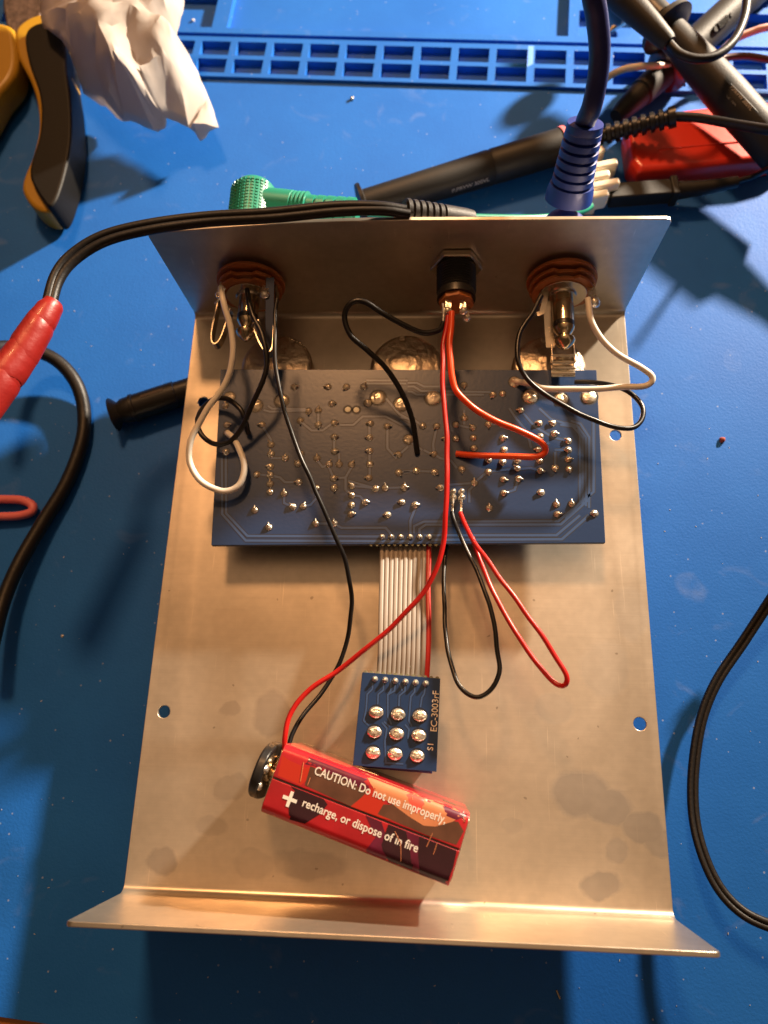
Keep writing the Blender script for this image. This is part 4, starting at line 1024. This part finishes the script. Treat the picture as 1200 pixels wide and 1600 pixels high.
# hook clip lying under the left edge of the plate
E0 = at(186, 645, -10.5); E1 = at(330, 598, -11)
hp = thing('hook_clip', E0, 'black hook clip with flared collar poking out from under the chassis left side', 'test clip')
ax = E1-E0; LE = ax.length
obj('clip_body', G().lathe(E0, ax, [(0, 3.4), (2, 4.4), (4.8, 4.5), (5, 4.9), (6, 4.9), (6.2, 4.6), (LE*.62, 4.6), (LE*.63, 4.2), (LE*1.3, 4.0)], 28), M_BLACKP, hp, smooth=30)
obj('flared_collar', G().lathe(E0 - ax.normalized()*2.2, ax, [(0, 5.3), (.35, 5.4), (.9, 5.0), (2.2, 3.6), (3.4, 3.1)], 32, sx=1.15), M_BLACKP, hp)
gg = G(); n0 = Vector((0, 0, 1)); axn = ax.normalized(); mm = Matrix((axn, n0.cross(axn), n0)).transposed()
gg.box(E0 + ax*.40 + Vector((0, .6, 4.35)), (8, 1.0, .7), M=mm)
obj('slider', gg, M_SEAM, hp)

# black insulated clip with its lead, right
q0 = at(950, 306, -9); q1 = at(1056, 298, -9)
cl = thing('insulated_clip', at(1000, 300, MZ), 'small black insulated clip with a metal jaw in front of the red case', 'test clip')
ax = (q1-q0); axn = ax.normalized(); n0 = Vector((0, 0, 1)); mm = Matrix((axn, n0.cross(axn), n0)).transposed()
obj('clip_body', G().box((q0+q1)/2, (ax.length, 6.6, 6), M=mm).box(q1 - axn*1.2, (2.8, 8.2, 7.2), M=mm), M_PROBE, cl, bevel=.7)
obj('jaw', G().strip([q0 + axn*1, q0 - axn*4 + Vector((0, .3, 0)), at(918, 326, -10)], 2.6, (0, 0, 1), .6), M_TIN, cl)
obj('boot', G().tube([q1 - axn*.5, at(1100, 293, -8), at(1152, 284, -7)], [3.3, 2.6, 2.0], 16, 6), M_PROBE, cl)
obj('wire', G().tube([at(1150, 284, -7), at(1178, 275, -6), at(1203, 262, 2), at(1225, 250, 14)], .95, 10, 6), M_RUB, cl)

# cream connector behind it
cr = thing('pin_connector', at(945, 280, MZ), 'cream plastic finger-shaped connector standing behind the indigo plug', 'connector')
for (x0, y0, x1, y1, wd) in ((912, 258, 940, 240, 4.6), (912, 272, 962, 262, 4.2), (908, 288, 950, 280, 4.4), (910, 302, 965, 292, 4.0), (905, 318, 948, 310, 4.2)):
    a = at(x0, y0, -7); b = at(x1, y1, -6); d = b-a; dn_ = d.normalized(); mm = Matrix((dn_, Vector((0,0,1)).cross(dn_), Vector((0,0,1)))).transposed()
    obj('finger', G().box((a+b)/2, (d.length, wd*.75, 7), M=mm), M_CREAM, cr, bevel=.9)
obj('housing', G().box(at(908, 290, -9), (10, 19, 9)), M_CREAM, cr, bevel=.8)

# red case
pts = [(972,222),(974,203),(990,196),(1060,186),(1140,176),(1200,172),(1235,176),(1238,255),(1200,266),(1100,276),(1020,284),(990,286),(978,270)]
top_ = [at(x, y+2, -13) for x, y in pts]; cc = sum(top_, Vector())/len(top_)
rc = thing('storage_case', Vector((cc.x, cc.y, MZ)), 'glossy red plastic case lying behind the black clip at the right edge', 'case')
gg = G(); n = len(top_); lay = [(MZ+.1, .98), (-13, 1.0), (-10, .98), (-8, .93), (-7, .84)]
for z, k in lay:
    for p in top_:
        q = Vector((cc.x + (p.x-cc.x)*(1-(1-k)*.45), cc.y + (p.y-cc.y)*k, z)); gg.v.append(q)
for i in range(len(lay)-1):
    for j in range(n): gg.f.append((i*n+j, i*n+(j+1) % n, (i+1)*n+(j+1) % n, (i+1)*n+j))
gg.f.append(tuple(range(n-1, -1, -1))); gg.f.append(tuple((len(lay)-1)*n+j for j in range(n)))
obj('case_body', gg, M_RED, rc, bevel=1.4, bseg=4, blim=25)
obj('lid_seam', G().tube([at(1030, 234, -7), at(1110, 226, -7), at(1200, 218, -7)], .35, 8, 4), M_RED, rc)

# loose wires in the upper right
cable('wire', [(928,176,-8),(932,150,-7),(945,125,-6),(970,110,-4),(1000,104,-2),(1040,103,-4),(1080,106,-10)], 1.25, M_CREAM, 'short cream wire arching over the tray behind the indigo cable', 'wire')
cable('wire', [(1130,78,-8),(1148,62,-6),(1175,50,-4),(1205,42,-2),(1300,30,0)], 1.35, mat('pale_pink_wire', (.70, .42, .40), .4), 'pale pink wire running to the right edge over the tray', 'wire')
cable('wire', [(1105,98,-6),(1130,91,-8),(1165,88,-8),(1205,94,-8),(1300,110,-8)], 1.35, mat('maroon_wire', (.05, .014, .016), .35), 'dark maroon wire over the parts tray at the right edge', 'wire')
# small bright clip in the tray
c0 = at(978, 28, -14); c1 = at(948, 52, -16)
sc1 = thing('alligator_clip', c0, 'tiny bent metal clip lying in the small tray at the top', 'clip')
obj('jaw', G().lathe(c1, c0-c1, [(0, .3), (3, 1.2), ((c0-c1).length, 2.2)], 8), M_TIN, sc1)
obj('spring', G().lathe(c0, (1, .3, .6), [(-2.4, 1.0), (-2, 2.0), (2, 2.0), (2.4, 1.0)], 12), M_SOLDERD, sc1)

# ------------------------------------------------------------------ pliers, upper left
pl = thing('pliers', at(90, 200, MZ), 'pliers with yellow and black handles, partly under the crumpled tissue', 'pliers')
def slab(name, pix, z0, z1, m, parent, bev):
    return obj(name, G().prism([at(x, y, (z0+z1)/2) for x, y in pix], z0, z1), m, parent, bevel=bev, bseg=5, blim=55)
def smooth_outline(pix, n=4):
    P = [Vector((x, y, 0)) for x, y in pix]; m = len(P); out = []
    for i in range(m):
        a, b, c, d = P[i-1], P[i], P[(i+1) % m], P[(i+2) % m]
        for k in range(n):
            t = k/n; v = 0.5*((2*b)+(c-a)*t+(2*a-5*b+4*c-d)*t*t+(3*b-a-3*c+d)*t**3); out.append((v.x, v.y))
    return out
h1 = slab('handle', smooth_outline([(36,62),(60,44),(92,40),(112,62),(118,120),(122,190),(120,250),(110,300),(96,336),(84,347),(62,338),(46,314),(48,292),(60,262),(70,220),(68,180),(58,145),(40,110),(34,85)]), MZ+1, -4, M_YEL, pl, 4.5)
slab('grip', smooth_outline([(52,78),(70,60),(100,60),(114,95),(116,130),(122,175),(124,230),(118,275),(104,325),(92,342),(80,332),(62,300),(62,275),(74,235),(77,195),(72,160),(58,120)]), MZ+1.5, -1.0, M_GRIP, h1, 6.0)
slab('handle', smooth_outline([(-60,60),(-20,52),(26,58),(36,80),(38,115),(30,140),(10,165),(-10,200),(-50,260),(-90,260)]), MZ+1, -3, M_YEL, pl, 5.0)
slab('jaw', [(14,-60),(70,-60),(76,20),(60,56),(34,66),(16,52),(10,20)], MZ+1.5, -8, M_RUST, pl, 1.2)

# ------------------------------------------------------------------ crumpled tissue
def tissue():
    out = [(60,-40,6),(64,20,4),(72,50,3),(100,68,5),(112,90,2),(120,110,-2),(128,138,-9),(135,157,-13),(172,180,-14.5),(200,200,-12),(245,213,-8),(262,206,-6),(264,194,-3),(295,196,-3),(315,223,-10),(343,201,-6),(325,150,-3),(305,105,0),(277,70,3),(288,22,7),(288,-40,10)]
    ins = [(150,-30,24),(200,-30,20),(250,-20,19),(100,10,18),(135,-5,25),(150,25,24),(165,62,23),(175,72,27),(180,78,26),(200,60,17),(225,20,15),(240,15,22),(262,45,13),(235,50,20),(110,45,15),(125,70,13),(150,90,12),(158,118,20),(192,138,15),(176,90,22),(160,130,10),(185,160,3),(150,150,-3),(222,118,12),(270,145,17),(300,162,9),(310,165,8),(265,192,4),(240,185,-1),(245,80,17),(272,100,12),(215,95,18),(230,150,8),(205,180,0),(170,140,4),(262,30,20),(205,-10,24),(300,185,1),(140,60,18),(120,20,22)]
    P3 = [at(x, y, z) for x, y, z in out + ins]; no = len(out)
    P2 = [Vector((p.x, p.y)) for p in P3]
    vv, ee, ff, ov, *_ = delaunay_2d_cdt(P2, [], [list(range(no))], 1, 1e-4)
    bm = bmesh.new(); bv = []
    for i, p in enumerate(vv):
        z = P3[ov[i][0]].z if ov[i] else 0
        bv.append(bm.verts.new((p.x, p.y, z)))
    for f in ff: bm.faces.new([bv[i] for i in f])
    bmesh.ops.subdivide_edges(bm, edges=bm.edges[:], cuts=3, use_grid_fill=True)
    bmesh.ops.triangulate(bm, faces=bm.faces[:])
    for _ in range(2): bmesh.ops.smooth_vert(bm, verts=bm.verts[:], factor=.5, use_axis_x=False, use_axis_y=False, use_axis_z=True)
    for v in bm.verts:
        p = v.co.copy()
        r1 = 1 - abs(noise.noise(Vector((p.x*.09, p.y*.06, 3)))*2)
        r2 = 1 - abs(noise.noise(Vector((p.x*.22 + p.y*.1, p.y*.16, 9)))*2)
        edge = 1.0
        v.co.z += (r1-.6)*2.0 + (r2-.6)*.9; v.co.x += .5*noise.noise(p*.25); v.co.y += .5*noise.noise(p*.25 + Vector((9, 9, 9)))
        v.co.z = max(v.co.z, MZ+.4)
    for _ in range(0): bmesh.ops.smooth_vert(bm, verts=bm.verts[:], factor=.4, use_axis_x=True, use_axis_y=True, use_axis_z=True)
    c = at(200, 100, MZ)
    me = bpy.data.meshes.new('tissue')
    for v in bm.verts: v.co = (v.co - c)*S
    bm.to_mesh(me); bm.free()
    o = mesh_obj('tissue', me, M_PAPER, None, smooth=30); o.location = c*S
    so = o.modifiers.new('s', 'SOLIDIFY'); so.thickness = .0002
    tag(o, 'crumpled white paper tissue lying over the pliers', 'tissue')
tissue()

# ------------------------------------------------------------------ small debris on the mat
def grain(name, px, py, r, m, label, cat, z=MZ):
    c = at(px, py, z); gg = G(); gg.lathe((0, 0, 0), (0, 0, 1), [(0, r*.8), (r*.4, r), (r*1.0, r*.75), (r*1.4, r*.2)], 9)
    for v in gg.v: v += Vector((noise.noise(v*2+c), noise.noise(v*2+c*2), 0))*r*.5
    gg.v = [c + v for v in gg.v]; o = obj(name, gg, m, base=c, smooth=60); tag(o, label, cat)
grain('solder_ball', 550, 155, .85, M_TIN, 'shiny solder ball on the open mat below the far tray', 'solder ball')
grain('crumb', 1128, 688, 1.0, M_CRUMB, 'rust red crumb on the mat right of the pedal', 'crumb')
grain('crumb', 302, 33, .7, M_GLUE, 'pale crumb in the tray beside the tissue', 'crumb', MZ-2.2)
grain('crumb', 98, 994, .45, M_GLUE, 'tiny white crumb in the shade left of the pedal', 'crumb')
grain('crumb', 955, 90, .8, M_GLUE, 'pale crumb in a small tray cell beside the indigo cable', 'crumb', MZ)
c = at(872, 1553, MZ)
o = obj('wire_clipping', G().tube([c + Vector((-.5, 1, .4)), c + Vector((.4, -1, .4))], .28, 7, 2), M_TIN, base=c); tag(o, 'snipped bit of bare wire on the mat near the bottom edge', 'wire clipping')
gg = G(); rnd = random.Random(3)
for i in range(260):
    px, py = rnd.uniform(0, 1200), rnd.uniform(140, 1600)
    p = at(px, py, MZ)
    if abs(p.x) < 76 and -95 < p.y < 92: continue
    r = rnd.uniform(.06, .17); a = rnd.uniform(0, 3.1)
    gg.box(p + Vector((0, 0, .08)), (r*rnd.uniform(1, 4), r, .1), a)
o = obj('lint', gg, M_GLUE, base=(0, 0, MZ), smooth=0); o['kind'] = 'stuff'; o['label'] = 'white lint specks scattered over the blue mat'; o['category'] = 'lint'
